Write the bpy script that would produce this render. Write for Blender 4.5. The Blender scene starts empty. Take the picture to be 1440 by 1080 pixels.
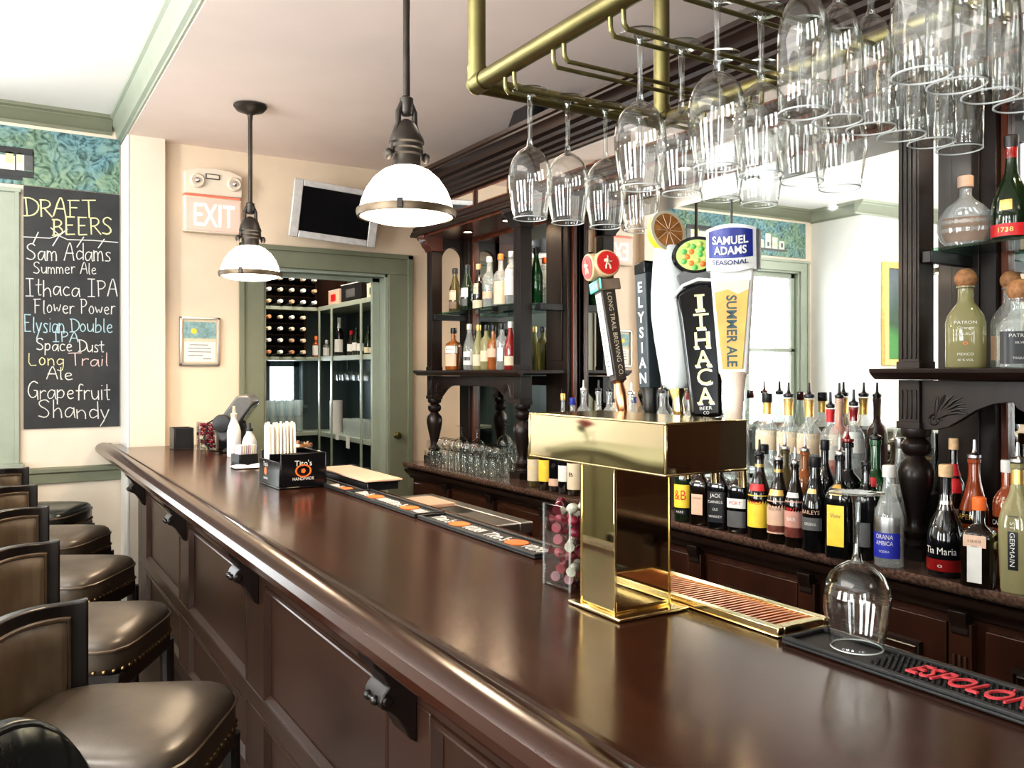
import bpy, math, random
from mathutils import Vector, Matrix
rnd = random.Random(7)
C = bpy.context.scene.collection
PI = math.pi
# ---------------------------------------------------------------- camera model (photo 1440x1080)
F, HY, VX, Z0 = 1200.0, 523.0, -12.0, 1.52
YAW = math.atan((720 - VX) / F)
SN, CS = math.sin(YAW), math.cos(YAW)
def ray(x, y):
    u = (x - 720) / F
    return (SN + u * CS, CS - u * SN, (HY - y) / F)
def aX(x, y, X):
    r = ray(x, y); t = X / r[0]
    return (X, r[1] * t, Z0 + r[2] * t)
def aY(x, y, Y):
    r = ray(x, y); t = Y / r[1]
    return (r[0] * t, Y, Z0 + r[2] * t)
def aZ(x, y, Z):
    r = ray(x, y); t = (Z - Z0) / r[2]
    return (r[0] * t, r[1] * t, Z)

# ---------------------------------------------------------------- mesh builder
class MB:
    def __init__(s):
        s.v = []; s.f = []; s.m = []; s.s = []
    def add(s, vs, fs, m=0, smooth=False, M=None):
        b = len(s.v)
        if M is not None:
            vs = [tuple(M @ Vector(p)) for p in vs]
        s.v += [tuple(p) for p in vs]
        for f in fs:
            s.f.append([b + i for i in f]); s.m.append(m); s.s.append(smooth)
        return s
    def box(s, x0, x1, y0, y1, z0, z1, m=0, M=None):
        vs = [(x, y, z) for x in (x0, x1) for y in (y0, y1) for z in (z0, z1)]
        fs = [(0, 1, 3, 2), (4, 6, 7, 5), (0, 4, 5, 1), (2, 3, 7, 6), (0, 2, 6, 4), (1, 5, 7, 3)]
        return s.add(vs, fs, m, False, M)
    def lathe(s, prof, n=24, c=(0, 0, 0), m=0, sx=1, sy=1, p=2.0, M=None, closed=False, rot=0.0):
        vs = []; fs = []
        k = len(prof)
        for j in range(n):
            a = 2 * PI * j / n + rot
            ca, sa = math.cos(a), math.sin(a)
            q = 1.0 if p == 2 else (abs(ca) ** p + abs(sa) ** p) ** (-1 / p)
            for r, z in prof:
                vs.append((c[0] + r * q * ca * sx, c[1] + r * q * sa * sy, c[2] + z))
        for j in range(n):
            j2 = (j + 1) % n
            for i in range(k if closed else k - 1):
                i2 = (i + 1) % k
                fs.append((j * k + i, j2 * k + i, j2 * k + i2, j * k + i2))
        if not closed:
            if prof[0][0] > 1e-5: fs.append([j * k for j in range(n)][::-1])
            if prof[-1][0] > 1e-5: fs.append([j * k + k - 1 for j in range(n)])
        return s.add(vs, fs, m, True, M)
    def tube(s, pts, r, n=8, m=0, M=None, flat=1.0):
        P = [Vector(p) for p in pts]
        R = r if isinstance(r, (list, tuple)) else [r] * len(P)
        t = (P[1] - P[0]).normalized()
        a = Vector((0, 0, 1)) if abs(t.z) < .9 else Vector((1, 0, 0))
        nrm = (a - t * a.dot(t)).normalized()
        vs = []; fs = []
        for i, q in enumerate(P):
            if i == 0: tt = P[1] - P[0]
            elif i == len(P) - 1: tt = P[-1] - P[-2]
            else: tt = (P[i + 1] - q).normalized() + (q - P[i - 1]).normalized()
            if tt.length < 1e-9: tt = t
            tt.normalize()
            nrm = nrm - tt * nrm.dot(tt)
            if nrm.length < 1e-6: nrm = tt.orthogonal()
            nrm.normalize()
            b = tt.cross(nrm)
            for j in range(n):
                an = 2 * PI * j / n
                vs.append(q + nrm * (math.cos(an) * R[i]) + b * (math.sin(an) * R[i] * flat))
        for i in range(len(P) - 1):
            for j in range(n):
                j2 = (j + 1) % n
                fs.append((i * n + j, i * n + j2, (i + 1) * n + j2, (i + 1) * n + j))
        fs.append(list(range(n))[::-1]); fs.append([(len(P) - 1) * n + j for j in range(n)])
        return s.add(vs, fs, m, True, M)
    def cyl(s, p, q, r, n=16, m=0, r2=None):
        return s.tube([p, q], [r, r if r2 is None else r2], n, m)
    def prism(s, poly, d0, d1, axis='y', m=0, M=None, smooth=False):
        """poly of 2d points; axis 'y': (x,z) extruded along y; 'x': (y,z) along x; 'z': (x,y) along z"""
        def pt(a, b, d):
            return (a, d, b) if axis == 'y' else ((d, a, b) if axis == 'x' else (a, b, d))
        n = len(poly)
        vs = [pt(a, b, d0) for a, b in poly] + [pt(a, b, d1) for a, b in poly]
        fs = [(i, (i + 1) % n, n + (i + 1) % n, n + i) for i in range(n)]
        fs += [list(range(n))[::-1], list(range(n, 2 * n))]
        return s.add(vs, fs, m, smooth, M)
    def sphere(s, c, r, n=12, m=0, sx=1, sy=1, sz=1, M=None):
        k = max(6, n // 2 + 1)
        prof = [(max(1e-6, r * math.sin(PI * i / k)) if 0 < i < k else 0, -r * sz * math.cos(PI * i / k)) for i in range(k + 1)]
        return s.lathe(prof, n, c, m, sx, sy, M=M)
    def sheet(s, fn, nu, nv, m=0, smooth=True):
        vs = [fn(i / nu, j / nv) for i in range(nu + 1) for j in range(nv + 1)]
        fs = [(i * (nv + 1) + j, (i + 1) * (nv + 1) + j, (i + 1) * (nv + 1) + j + 1, i * (nv + 1) + j + 1) for i in range(nu) for j in range(nv)]
        return s.add(vs, fs, m, smooth)

def obj(name, mb, mats, parent=None, bev=0, loc=None, ang=35, label=None, seg=2):
    me = bpy.data.meshes.new(name)
    me.from_pydata(mb.v, [], mb.f)
    ms = mats if isinstance(mats, (list, tuple)) else [mats]
    for m in ms: me.materials.append(m)
    me.polygons.foreach_set('material_index', mb.m)
    import bmesh
    bm = bmesh.new(); bm.from_mesh(me)
    bmesh.ops.recalc_face_normals(bm, faces=bm.faces)
    bm.to_mesh(me); bm.free()
    me.polygons.foreach_set('use_smooth', [True] * len(me.polygons))
    me.set_sharp_from_angle(angle=math.radians(ang))
    o = bpy.data.objects.new(name, me)
    C.objects.link(o)
    if parent is not None: o.parent = parent
    if loc: o.location = loc
    if bev:
        b = o.modifiers.new('edge', 'BEVEL'); b.width = bev; b.segments = seg; b.limit_method = 'ANGLE'; b.angle_limit = math.radians(40)
        b.harden_normals = False
    if label: o['label'] = label
    return o
def thing(name, label, cat, loc=(0, 0, 0), rz=0, group=None):
    o = bpy.data.objects.new(name, None); C.objects.link(o)
    o.location = loc; o.rotation_euler = (0, 0, rz)
    o.empty_display_size = .05
    o['label'] = label; o['category'] = cat
    if group: o['group'] = group
    return o
def tag(o, label, cat, group=None, kind=None):
    o['label'] = label; o['category'] = cat
    if group: o['group'] = group
    if kind: o['kind'] = kind
    return o
def struct(name, mb, mats, bev=0, parent=None):
    o = obj(name, mb, mats, parent, bev)
    if parent is None: o['kind'] = 'structure'
    return o
KIDS = {}
def kids(o):
    return [c for c in bpy.data.objects if c.parent == o]
def dup(root, loc, rz=None, label=None, group=None):
    r = root.copy(); C.objects.link(r); r.location = loc
    if rz is not None: r.rotation_euler = (0, 0, rz)
    if label: r['label'] = label
    if group: r['group'] = group
    def rec(a, b):
        for ch in list(a.children):
            c = ch.copy(); C.objects.link(c); c.parent = b
            rec(ch, c)
    rec(root, r)
    return r

# ---------------------------------------------------------------- text
_tc = {}
def text_geo(t, bold=False):
    """flat mesh of a text, cap height about 1, centred: (verts2d, faces, width)"""
    key = (t, bold)
    if key in _tc: return _tc[key]
    cu = bpy.data.curves.new('t', 'FONT'); cu.body = t; cu.size = 1.4
    cu.align_x = 'CENTER'; cu.resolution_u = 3
    if bold: cu.offset = .035
    ob = bpy.data.objects.new('t', cu); C.objects.link(ob)
    bpy.context.view_layer.update()
    dg = bpy.context.evaluated_depsgraph_get()
    me = bpy.data.meshes.new_from_object(ob.evaluated_get(dg))
    vs = [(v.co.x, v.co.y) for v in me.vertices]
    fs = [list(p.vertices) for p in me.polygons]
    bpy.data.objects.remove(ob); bpy.data.curves.remove(cu); bpy.data.meshes.remove(me)
    w = (max(v[0] for v in vs) - min(v[0] for v in vs)) if vs else 1
    cx = (max(v[0] for v in vs) + min(v[0] for v in vs)) / 2 if vs else 0
    cy = (max(v[1] for v in vs) + min(v[1] for v in vs)) / 2 if vs else 0
    vs = [(a - cx, b - cy) for a, b in vs]
    _tc[key] = (vs, fs, w)
    return _tc[key]
def text_plane(mb, t, o, ux, uy, h, width=None, m=0, shear=0, depth=0, bold=False):
    """text on a plane: centre o, ux/uy unit vectors, cap height h"""
    vs, fs, w = text_geo(t, bold)
    sx = h if width is None else width / w
    ux, uy, o = Vector(ux), Vector(uy), Vector(o)
    pts = [o + ux * (a * sx + b * h * shear) + uy * (b * h) for a, b in vs]
    mb.add(pts, fs, m)
    if depth:
        nz = ux.cross(uy) * depth
        b = len(vs)
        edge = {}
        for f in fs:
            for i in range(len(f)):
                e = (f[i], f[(i + 1) % len(f)]); edge[e] = edge.get(e, 0) + 1
        sides = [(e[0], e[1], e[1] + b, e[0] + b) for e in edge if (e[1], e[0]) not in edge]
        mb.add([p - nz for p in pts] + pts, sides, m)

# ---------------------------------------------------------------- materials
def new_mat(name):
    m = bpy.data.materials.new(name); m.use_nodes = True
    nt = m.node_tree
    return m, nt, nt.nodes['Principled BSDF'], nt.nodes['Material Output']
def mat(name, col, rough=.5, metal=0, spec=.5, coat=0, var=.12, scale=30, bump=0, emis=0, ecol=None, stretch=(1, 1, 1), trans=0, bscale=None):
    m, nt, b, out = new_mat(name)
    L = nt.links
    tc = nt.nodes.new('ShaderNodeTexCoord')
    mp = nt.nodes.new('ShaderNodeMapping'); mp.inputs['Scale'].default_value = stretch
    L.new(tc.outputs['Object'], mp.inputs['Vector'])
    nz = nt.nodes.new('ShaderNodeTexNoise'); nz.inputs['Scale'].default_value = scale; nz.inputs['Detail'].default_value = 4
    L.new(mp.outputs['Vector'], nz.inputs['Vector'])
    rp = nt.nodes.new('ShaderNodeValToRGB')
    rp.color_ramp.elements[0].position = .3; rp.color_ramp.elements[1].position = .7
    c0 = [max(0, c * (1 - var)) for c in col]; c1 = [min(1, c * (1 + var)) for c in col]
    rp.color_ramp.elements[0].color = (*c0, 1); rp.color_ramp.elements[1].color = (*c1, 1)
    L.new(nz.outputs['Fac'], rp.inputs['Fac']); L.new(rp.outputs['Color'], b.inputs['Base Color'])
    b.inputs['Roughness'].default_value = rough; b.inputs['Metallic'].default_value = metal
    b.inputs['Specular IOR Level'].default_value = spec
    if coat: b.inputs['Coat Weight'].default_value = coat; b.inputs['Coat Roughness'].default_value = .08
    if trans: b.inputs['Transmission Weight'].default_value = trans
    if emis:
        b.inputs['Emission Strength'].default_value = emis; b.inputs['Emission Color'].default_value = (*(ecol or col), 1)
    if bump:
        bn = nt.nodes.new('ShaderNodeBump'); bn.inputs['Strength'].default_value = bump; bn.inputs['Distance'].default_value = .004
        if bscale:
            n2 = nt.nodes.new('ShaderNodeTexNoise'); n2.inputs['Scale'].default_value = bscale; L.new(mp.outputs['Vector'], n2.inputs['Vector'])
            L.new(n2.outputs['Fac'], bn.inputs['Height'])
        else: L.new(nz.outputs['Fac'], bn.inputs['Height'])
        L.new(bn.outputs['Normal'], b.inputs['Normal'])
    return m
def glass(name, tint=(1, 1, 1), edge=(.75, .8, .8), refl=1.0, rough=.02, body=0.0):
    """thin clear glass: transparent, darker towards its outline, with mirror highlights"""
    m, nt, b, out = new_mat(name); L = nt.links
    nt.nodes.remove(b)
    lw = nt.nodes.new('ShaderNodeLayerWeight'); lw.inputs['Blend'].default_value = .5
    rp = nt.nodes.new('ShaderNodeValToRGB')
    rp.color_ramp.elements[0].position = .55; rp.color_ramp.elements[0].color = (*tint, 1)
    rp.color_ramp.elements[1].position = 1.0; rp.color_ramp.elements[1].color = (*[a * e for a, e in zip(tint, edge)], 1)
    L.new(lw.outputs['Facing'], rp.inputs['Fac'])
    tr = nt.nodes.new('ShaderNodeBsdfTransparent'); L.new(rp.outputs['Color'], tr.inputs['Color'])
    gl = nt.nodes.new('ShaderNodeBsdfGlossy'); gl.inputs['Roughness'].default_value = rough
    fr = nt.nodes.new('ShaderNodeMath'); fr.operation = 'POWER'; fr.inputs[1].default_value = 4.0; L.new(lw.outputs['Facing'], fr.inputs[0])
    nz = nt.nodes.new('ShaderNodeTexNoise'); nz.inputs['Scale'].default_value = 9
    bp = nt.nodes.new('ShaderNodeBump'); bp.inputs['Strength'].default_value = .03
    L.new(nz.outputs['Fac'], bp.inputs['Height']); L.new(bp.outputs['Normal'], gl.inputs['Normal'])
    ma = nt.nodes.new('ShaderNodeMath'); ma.operation = 'MULTIPLY_ADD'; ma.inputs[1].default_value = .9 * min(1, refl); ma.inputs[2].default_value = .05 * refl; ma.use_clamp = True
    L.new(fr.outputs[0], ma.inputs[0])
    mx = nt.nodes.new('ShaderNodeMixShader')
    L.new(ma.outputs[0], mx.inputs['Fac']); L.new(tr.outputs[0], mx.inputs[1]); L.new(gl.outputs[0], mx.inputs[2])
    last = mx
    if body:
        df = nt.nodes.new('ShaderNodeBsdfDiffuse'); df.inputs['Color'].default_value = (*tint, 1)
        m2 = nt.nodes.new('ShaderNodeMixShader'); m2.inputs['Fac'].default_value = body
        L.new(mx.outputs[0], m2.inputs[1]); L.new(df.outputs[0], m2.inputs[2]); last = m2
    L.new(last.outputs[0], out.inputs['Surface'])
    return m
def emit(name, col, st):
    m, nt, b, out = new_mat(name)
    b.inputs['Base Color'].default_value = (*col, 1); b.inputs['Emission Color'].default_value = (*col, 1)
    b.inputs['Emission Strength'].default_value = st; b.inputs['Roughness'].default_value = .3
    return m
def wood(name, c0, c1, rough=.25, scale=14, stretch=(1, 1, .08), coat=.3, bump=.05, spec=.5):
    m, nt, b, out = new_mat(name); L = nt.links
    tc = nt.nodes.new('ShaderNodeTexCoord'); mp = nt.nodes.new('ShaderNodeMapping'); mp.inputs['Scale'].default_value = stretch
    L.new(tc.outputs['Object'], mp.inputs['Vector'])
    nz = nt.nodes.new('ShaderNodeTexNoise'); nz.inputs['Scale'].default_value = scale; nz.inputs['Detail'].default_value = 6; nz.inputs['Distortion'].default_value = .6
    L.new(mp.outputs['Vector'], nz.inputs['Vector'])
    rp = nt.nodes.new('ShaderNodeValToRGB'); rp.color_ramp.elements[0].position = .32; rp.color_ramp.elements[1].position = .68
    rp.color_ramp.elements[0].color = (*c0, 1); rp.color_ramp.elements[1].color = (*c1, 1)
    L.new(nz.outputs['Fac'], rp.inputs['Fac']); L.new(rp.outputs['Color'], b.inputs['Base Color'])
    b.inputs['Roughness'].default_value = rough; b.inputs['Specular IOR Level'].default_value = spec; b.inputs['Coat Weight'].default_value = coat; b.inputs['Coat Roughness'].default_value = .12
    if bump:
        bn = nt.nodes.new('ShaderNodeBump'); bn.inputs['Strength'].default_value = bump; bn.inputs['Distance'].default_value = .003
        L.new(nz.outputs['Fac'], bn.inputs['Height']); L.new(bn.outputs['Normal'], b.inputs['Normal'])
    return m

M = {}
M['cream'] = mat('cream_paint', (.70, .575, .44), .6, scale=6, var=.03)
M['cream_light'] = mat('pale_paint', (.70, .61, .50), .55, scale=6, var=.03)
M['white_wall'] = mat('white_paint', (.82, .82, .80), .6, scale=6, var=.02)
M['ceil'] = mat('ceiling_paint', (.92, .80, .75), .7, scale=2.5, var=.03)
M['ceil_up'] = mat('bright_ceiling_paint', (.88, .87, .86), .7, scale=3, var=.02)
M['sage'] = mat('sage_green_paint', (.175, .185, .13), .4, scale=8, var=.05)
M['sage_light'] = mat('pale_sage_paint', (.30, .335, .27), .4, scale=8, var=.05)
M['floor'] = wood('floor_boards', (.05, .03, .018), (.10, .06, .035), .4, 8, (1, .1, 1))
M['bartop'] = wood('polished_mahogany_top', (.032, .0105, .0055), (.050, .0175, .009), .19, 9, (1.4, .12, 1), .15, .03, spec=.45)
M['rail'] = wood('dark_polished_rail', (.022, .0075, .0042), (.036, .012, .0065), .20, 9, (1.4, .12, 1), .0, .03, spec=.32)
M['bar'] = wood('mahogany_panel', (.034, .0155, .0095), (.050, .0235, .015), .28, 12, (1, .15, .5), .08, spec=.42)
M['dark'] = wood('dark_walnut', (.009, .0055, .0045), (.019, .0105, .008), .36, 12, (1, 1, .12), .08, spec=.35)
M['dark_h'] = wood('dark_walnut_moulding', (.011, .0055, .0042), (.024, .0115, .008), .36, 12, (1, .1, 1), .08, spec=.35)
M['red_wood'] = wood('reddish_mahogany', (.075, .019, .009), (.13, .036, .016), .25, 12, (1, 1, .12), .3)
M['cab'] = wood('cabinet_mahogany', (.026, .0095, .005), (.050, .0175, .009), .36, 12, (1, 1, .12), .08, spec=.35)
M['stone'] = mat('speckled_brown_counter', (.10, .06, .045), .22, scale=90, var=.6, coat=.3)
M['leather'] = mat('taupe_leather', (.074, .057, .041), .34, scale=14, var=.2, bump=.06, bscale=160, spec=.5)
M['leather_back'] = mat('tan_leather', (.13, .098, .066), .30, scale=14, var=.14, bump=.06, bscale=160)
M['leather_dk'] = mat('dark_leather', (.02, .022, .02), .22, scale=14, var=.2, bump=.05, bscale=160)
M['piping'] = mat('tan_piping', (.10, .07, .045), .35)
M['stoolwood'] = wood('black_brown_wood', (.008, .006, .005), (.016, .011, .009), .35, 12, (1, 1, .2), .2)
M['nail'] = mat('antique_brass_nail', (.25, .17, .08), .35, 1)
M['brass'] = mat('polished_brass', (.82, .69, .45), .045, 1, scale=3, var=.03, bump=.006, bscale=6)
M['brass_old'] = mat('aged_brass', (.225, .20, .09), .38, 1, scale=10, var=.16)
M['brass_lite'] = mat('bright_brass_trim', (.9, .76, .45), .16, 1, scale=12, var=.1)
M['steel'] = mat('stainless_steel', (.55, .54, .52), .3, 1, scale=20, var=.06)
M['chrome'] = mat('chrome', (.8, .8, .8), .1, 1, var=.02)
M['bronze'] = mat('dark_bronze', (.055, .047, .040), .42, .6, scale=20, var=.2)
M['rim'] = mat('bronze_lamp_rim', (.16, .12, .08), .4, .7, scale=20, var=.15)
M['black'] = mat('black_plastic', (.010, .010, .011), .35, var=.1)
M['black_gloss'] = mat('black_gloss', (.006, .006, .007), .12, var=.1)
M['rubber'] = mat('black_rubber', (.012, .012, .012), .6, scale=200, var=.3)
M['grey_pl'] = mat('grey_plastic', (.085, .085, .085), .45)
M['silver_pl'] = mat('silver_plastic', (.52, .51, .50), .35, .2)
M['white'] = mat('white_paper', (.66, .645, .61), .6, var=.04)
M['white_gl'] = mat('white_plastic', (.66, .65, .62), .35, var=.02)
M['creampaper'] = mat('cream_paper', (.60, .51, .37), .6, var=.06)
M['yellow'] = mat('yellow_label', (.80, .56, .05), .45, var=.08)
M['gold'] = mat('gold_foil', (.75, .5, .17), .3, .7, var=.1)
M['red'] = mat('red_print', (.55, .02, .025), .4, var=.08)
M['redmat'] = mat('red_rubber', (.48, .045, .055), .5, var=.08)
M['orange'] = mat('orange_print', (.80, .16, .03), .45, var=.08)
M['blue'] = mat('blue_label', (.02, .03, .32), .4, var=.1)
M['teal'] = mat('teal_label', (.10, .42, .36), .4, var=.12)
M['tan'] = mat('tan_board', (.60, .40, .29), .5, var=.05)
M['brown'] = mat('brown_paper', (.20, .14, .10), .6, var=.1)
M['cork'] = mat('cork', (.33, .16, .07), .7, scale=80, var=.3)
M['corklite'] = mat('light_cork', (.62, .42, .24), .7, scale=80, var=.2)
M['copper'] = mat('copper', (.72, .36, .20), .28, 1, var=.1)
M['slate'] = mat('slate_green_board', (.085, .115, .115), .5, scale=5, stretch=(6, 6, .3), var=.15)
M['chalkboard'] = mat('chalkboard', (.020, .021, .022), .55, scale=7, var=.35)
M['chalk'] = mat('white_chalk', (.58, .57, .54), .9, scale=150, var=.15)
M['chalk_y'] = mat('yellow_chalk', (.64, .60, .34), .9, scale=150, var=.15)
M['chalk_b'] = mat('pale_blue_chalk', (.36, .50, .54), .9, scale=150, var=.15)
M['chalk_p'] = mat('pink_chalk', (.58, .44, .42), .9, scale=150, var=.15)
M['g_clear'] = glass('clear_glass', (.985, .99, .985), (.62, .66, .64), 1.2)
M['g_stem'] = glass('stemware_glass', (.988, .992, .988), (.60, .64, .62), 1.2)
M['g_solid'] = glass('solid_stem_glass', (.90, .92, .91), (.28, .32, .30), 2.5)
M['g_rim'] = glass('rim_glint_glass', (.92, .94, .93), (.9, .92, .9), 2.5, body=.45)  # whitish body stands in for bright glints along the glass rims
M['g_shelf'] = glass('green_edged_glass', (.62, .80, .74), (.3, .6, .52), 1.3)
M['g_pane'] = glass('window_pane', (.97, .98, .98), (.9, .93, .93), 1.0)
M['g_pale'] = glass('pale_bottle_glass', (.92, .95, .94), (.62, .68, .66), 1.3, body=.16)
M['g_frost'] = glass('pale_yellow_spirit', (.62, .58, .33), (.6, .55, .4), 1.2, body=.35)
M['g_plexi'] = glass('acrylic', (.96, .965, .96), (.85, .87, .87), 1.0)
M['b_dark'] = mat('dark_brown_bottle', (.010, .006, .004), .07, var=.2, coat=.6)
M['b_black'] = mat('black_bottle', (.006, .006, .007), .08, var=.2, coat=.6)
M['b_green'] = mat('green_bottle', (.012, .085, .022), .08, var=.2, coat=.6, trans=.25)
M['b_dkgreen'] = mat('dark_green_bottle', (.010, .022, .010), .08, var=.2, coat=.6)
M['b_amber'] = mat('amber_spirit', (.26, .085, .022), .08, var=.2, coat=.6)
M['b_orange'] = mat('orange_spirit', (.26, .05, .012), .08, var=.1, coat=.6)
M['b_olive'] = mat('olive_bottle', (.075, .06, .018), .08, var=.2, coat=.6)
M['b_red'] = mat('deep_red_spirit', (.20, .012, .012), .08, var=.2, coat=.6)
M['b_pink'] = mat('pink_liqueur', (.55, .30, .25), .15, var=.1, coat=.5)
def mirror_mat():
    m, nt, b, out = new_mat('mirror_glass')
    b.inputs['Base Color'].default_value = (.88, .89, .88, 1); b.inputs['Metallic'].default_value = 1; b.inputs['Roughness'].default_value = .012
    return m
M['mirror'] = mirror_mat()
# ================================================================ SETTING
YX = 5.62      # exit wall
YC = 5.85      # chalkboard wall
b = MB().box(-3.4, 3.2, -2.8, 7.7, -.08, 0); struct('floor', b, M['floor'])
b = MB().box(-3.4, .70, -2.8, 6.0, 3.10, 3.25, 0).box(.70, 3.2, -2.8, 7.7, 2.94, 3.25, 1)
struct('ceiling', b, [M['ceil_up'], M['ceil']])
# exit wall with the pantry doorway
DX0, DX1, DZ = 1.519, 2.396, 2.21
b = MB().box(.86, DX0, YX, YX + .13, 0, 2.94).box(DX1, 3.1, YX, YX + .13, 0, 2.94).box(DX0, DX1, YX, YX + .13, DZ, 2.94)
struct('wall_exit', b, M['cream'])
b = MB().box(.70, .905, 5.55, 5.97, 0, 2.94); struct('wall_pillar', b, M['cream_light'])
# chalkboard wall with a window
WX0, WX1, WZ0, WZ1 = -1.22, .035, .98, 2.50
b = MB().box(-1.40, WX0, YC, YC + .12, 0, 3.1).box(WX1, .70, YC, YC + .12, 0, 3.1).box(WX0, WX1, YC, YC + .12, 0, WZ0).box(WX0, WX1, YC, YC + .12, WZ1, 3.1)
struct('wall_chalkboard', b, M['cream_light'])
b = MB().box(-1.50, -1.38, 5.256, YC + .12, 0, 3.1).box(-3.2, -1.5, 5.256, 5.37, 0, 3.1)
struct('wall_alcove', b, M['white_wall'])
LW = [(-1.3, -.2), (.55, 1.65), (2.4, 3.5)]
b = MB(); y = -2.8
for a, c in LW:
    b.box(-3.32, -3.2, y, a, 0, 3.1); b.box(-3.32, -3.2, a, c, 0, .75); b.box(-3.32, -3.2, a, c, 2.65, 3.1); y = c
b.box(-3.32, -3.2, y, 5.3, 0, 3.1)
b.box(-3.2, -3.17, -2.68, 5.25, 0, .72, 1)
struct('wall_left', b, [M['cream'], M['sage']])
FW = [(-2.7, -1.7), (-1.2, -.2)]
b = MB(); x = -3.3
for a, c in FW:
    b.box(x, a, -2.8, -2.68, 0, 3.1); b.box(a, c, -2.8, -2.68, 0, .6); b.box(a, c, -2.8, -2.68, 2.7, 3.1); x = c
b.box(x, .55, -2.8, -2.68, 0, 3.1).box(.55, 3.2, -2.8, -2.68, 0, 3.1, 1)
struct('wall_front', b, [M['cream'], M['cab']])
b = MB().box(2.97, 3.1, -.5, YX, 0, 2.94, 0).box(2.97, 3.1, -2.8, -.5, 0, 2.94, 1); struct('wall_back', b, [M['cream'], M['cab']])
b = MB().box(1.15, 1.25, YX + .13, 7.6, 0, 2.94).box(2.80, 2.9, YX + .13, 7.6, 0, 2.94)
b.box(1.25, 2.03, 7.48, 7.6, 0, 2.94).box(2.37, 2.8, 7.48, 7.6, 0, 2.94).box(2.03, 2.37, 7.48, 7.6, 0, 1.23).box(2.03, 2.37, 7.48, 7.6, 1.63, 2.94)
struct('wall_pantry', b, M['slate'])

def window(n, axis, w0, w1, z0, z1, pos, out, cw=.11, mun=(1, 2), matn='sage_light', sill=True):
    """casing + sashes + panes set in an opening; axis 'y': wall at y=pos, 'x': wall at x=pos; out=+1/-1 outward"""
    def bx(mb, a0, a1, d0, d1, zz0, zz1):
        d0, d1 = sorted((pos + d0 * out, pos + d1 * out))
        if axis == 'y': mb.box(a0, a1, d0, d1, zz0, zz1)
        else: mb.box(d0, d1, a0, a1, zz0, zz1)
    f = MB()
    bx(f, w0 - cw, w0, -.022, 0, z0, z1 + cw); bx(f, w1, w1 + cw, -.022, 0, z0, z1 + cw); bx(f, w0, w1, -.022, 0, z1, z1 + cw)
    bx(f, w0 - cw, w0 - cw + .025, -.034, -.022, z0, z1 + cw); bx(f, w1 + cw - .025, w1 + cw, -.034, -.022, z0, z1 + cw)
    bx(f, w0 - cw - .01, w1 + cw + .01, -.036, 0, z1 + cw - .025, z1 + cw)
    bx(f, w0 - cw - .02, w1 + cw + .02, -.06, .1, z0 - .035, z0)
    bx(f, w0, w0 + .018, 0, .1, z0, z1); bx(f, w1 - .018, w1, 0, .1, z0, z1); bx(f, w0, w1, 0, .1, z1 - .018, z1)
    fr = struct('window_%d' % n, f, M[matn], .002)
    s = MB(); st = .045; i0, i1, j0, j1 = w0 + .018, w1 - .018, z0, z1 - .018
    bx(s, i0, i0 + st, .05, .08, j0, j1); bx(s, i1 - st, i1, .05, .08, j0, j1); bx(s, i0, i1, .05, .08, j0, j0 + st); bx(s, i0, i1, .05, .08, j1 - st, j1)
    for i in range(1, mun[0] + 1):
        x = i0 + (i1 - i0) * i / (mun[0] + 1); bx(s, x - .018, x + .018, .05, .08, j0, j1)
    for i in range(1, mun[1] + 1):
        z = j0 + (j1 - j0) * i / (mun[1] + 1); bx(s, i0, i1, .05, .08, z - .016, z + .016)
    obj('window_sash', s, M[matn], fr, .002)
    g = MB(); bx(g, i0 + .01, i1 - .01, .063, .067, j0 + .01, j1 - .01); obj('window_pane', g, M['g_pane'], fr)
window(1, 'y', WX0, WX1, WZ0, WZ1, YC, 1, .105, (1, 1))
for k, (a, c) in enumerate(LW): window(2 + k, 'x', a, c, .75, 2.65, -3.2, -1, .1, (1, 1))
for k, (a, c) in enumerate(FW): window(6 + k, 'y', a, c, .6, 2.7, -2.68, -1, .1, (1, 1))
window(5, 'y', 2.03, 2.37, 1.23, 1.63, 7.48, 1, .012, (0, 0), 'slate')

# crown mouldings: trim_1 along the chalkboard wall, trim_2 along the dropped ceiling over the bar
def crown(z0, z1, p):
    return [(0, z0), (.012, z0), (.012, z0 + .018), (.03, z0 + .026), (p * .55, z0 + (z1 - z0) * .5), (p * .8, z0 + (z1 - z0) * .68), (p * .8, z1 - .028), (p, z1 - .02), (p, z1), (0, z1)]
pf = crown(2.995, 3.1, .095)
b = MB().prism([(YC - d, z) for d, z in pf], -1.38, .64, 'x'); struct('trim_1', b, M['sage'])
pf = crown(2.945, 3.1, .075)
b = MB().prism([(.70 - d, z) for d, z in pf], -2.68, YC, 'y'); struct('trim_2', b, M['sage_light'])
pf = crown(2.98, 3.1, .1)
b = MB().prism([(-1.38 + d, z) for d, z in pf], 5.256, YC, 'y').prism([(5.256 - d, z) for d, z in pf], -3.2, -1.28, 'x')
struct('trim_3', b, M['sage_light'])
# chair rail and baseboard
b = MB().prism([(YC, .845), (YC - .018, .85), (YC - .018, .905), (YC - .03, .915), (YC - .03, .935), (YC - .012, .945), (YC, .945)], .05, .70, 'x').prism([(YC, .845), (YC - .018, .85), (YC - .018, .905), (YC - .03, .915), (YC - .03, .935), (YC - .012, .945), (YC, .945)], -1.38, -1.33, 'x')
struct('trim_4', b, M['sage'])
b = MB().box(-1.38, .70, YC - .02, YC, 0, .16); struct('baseboard_chalkboard', b, M['sage'], .003)
# pale sheet on the pillar's window side, daylight put into its colour
b = MB().box(.692, .700, 5.545, 5.845, 0, 2.94); struct('pillar_lit_side', b, M['white_wall'])

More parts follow.
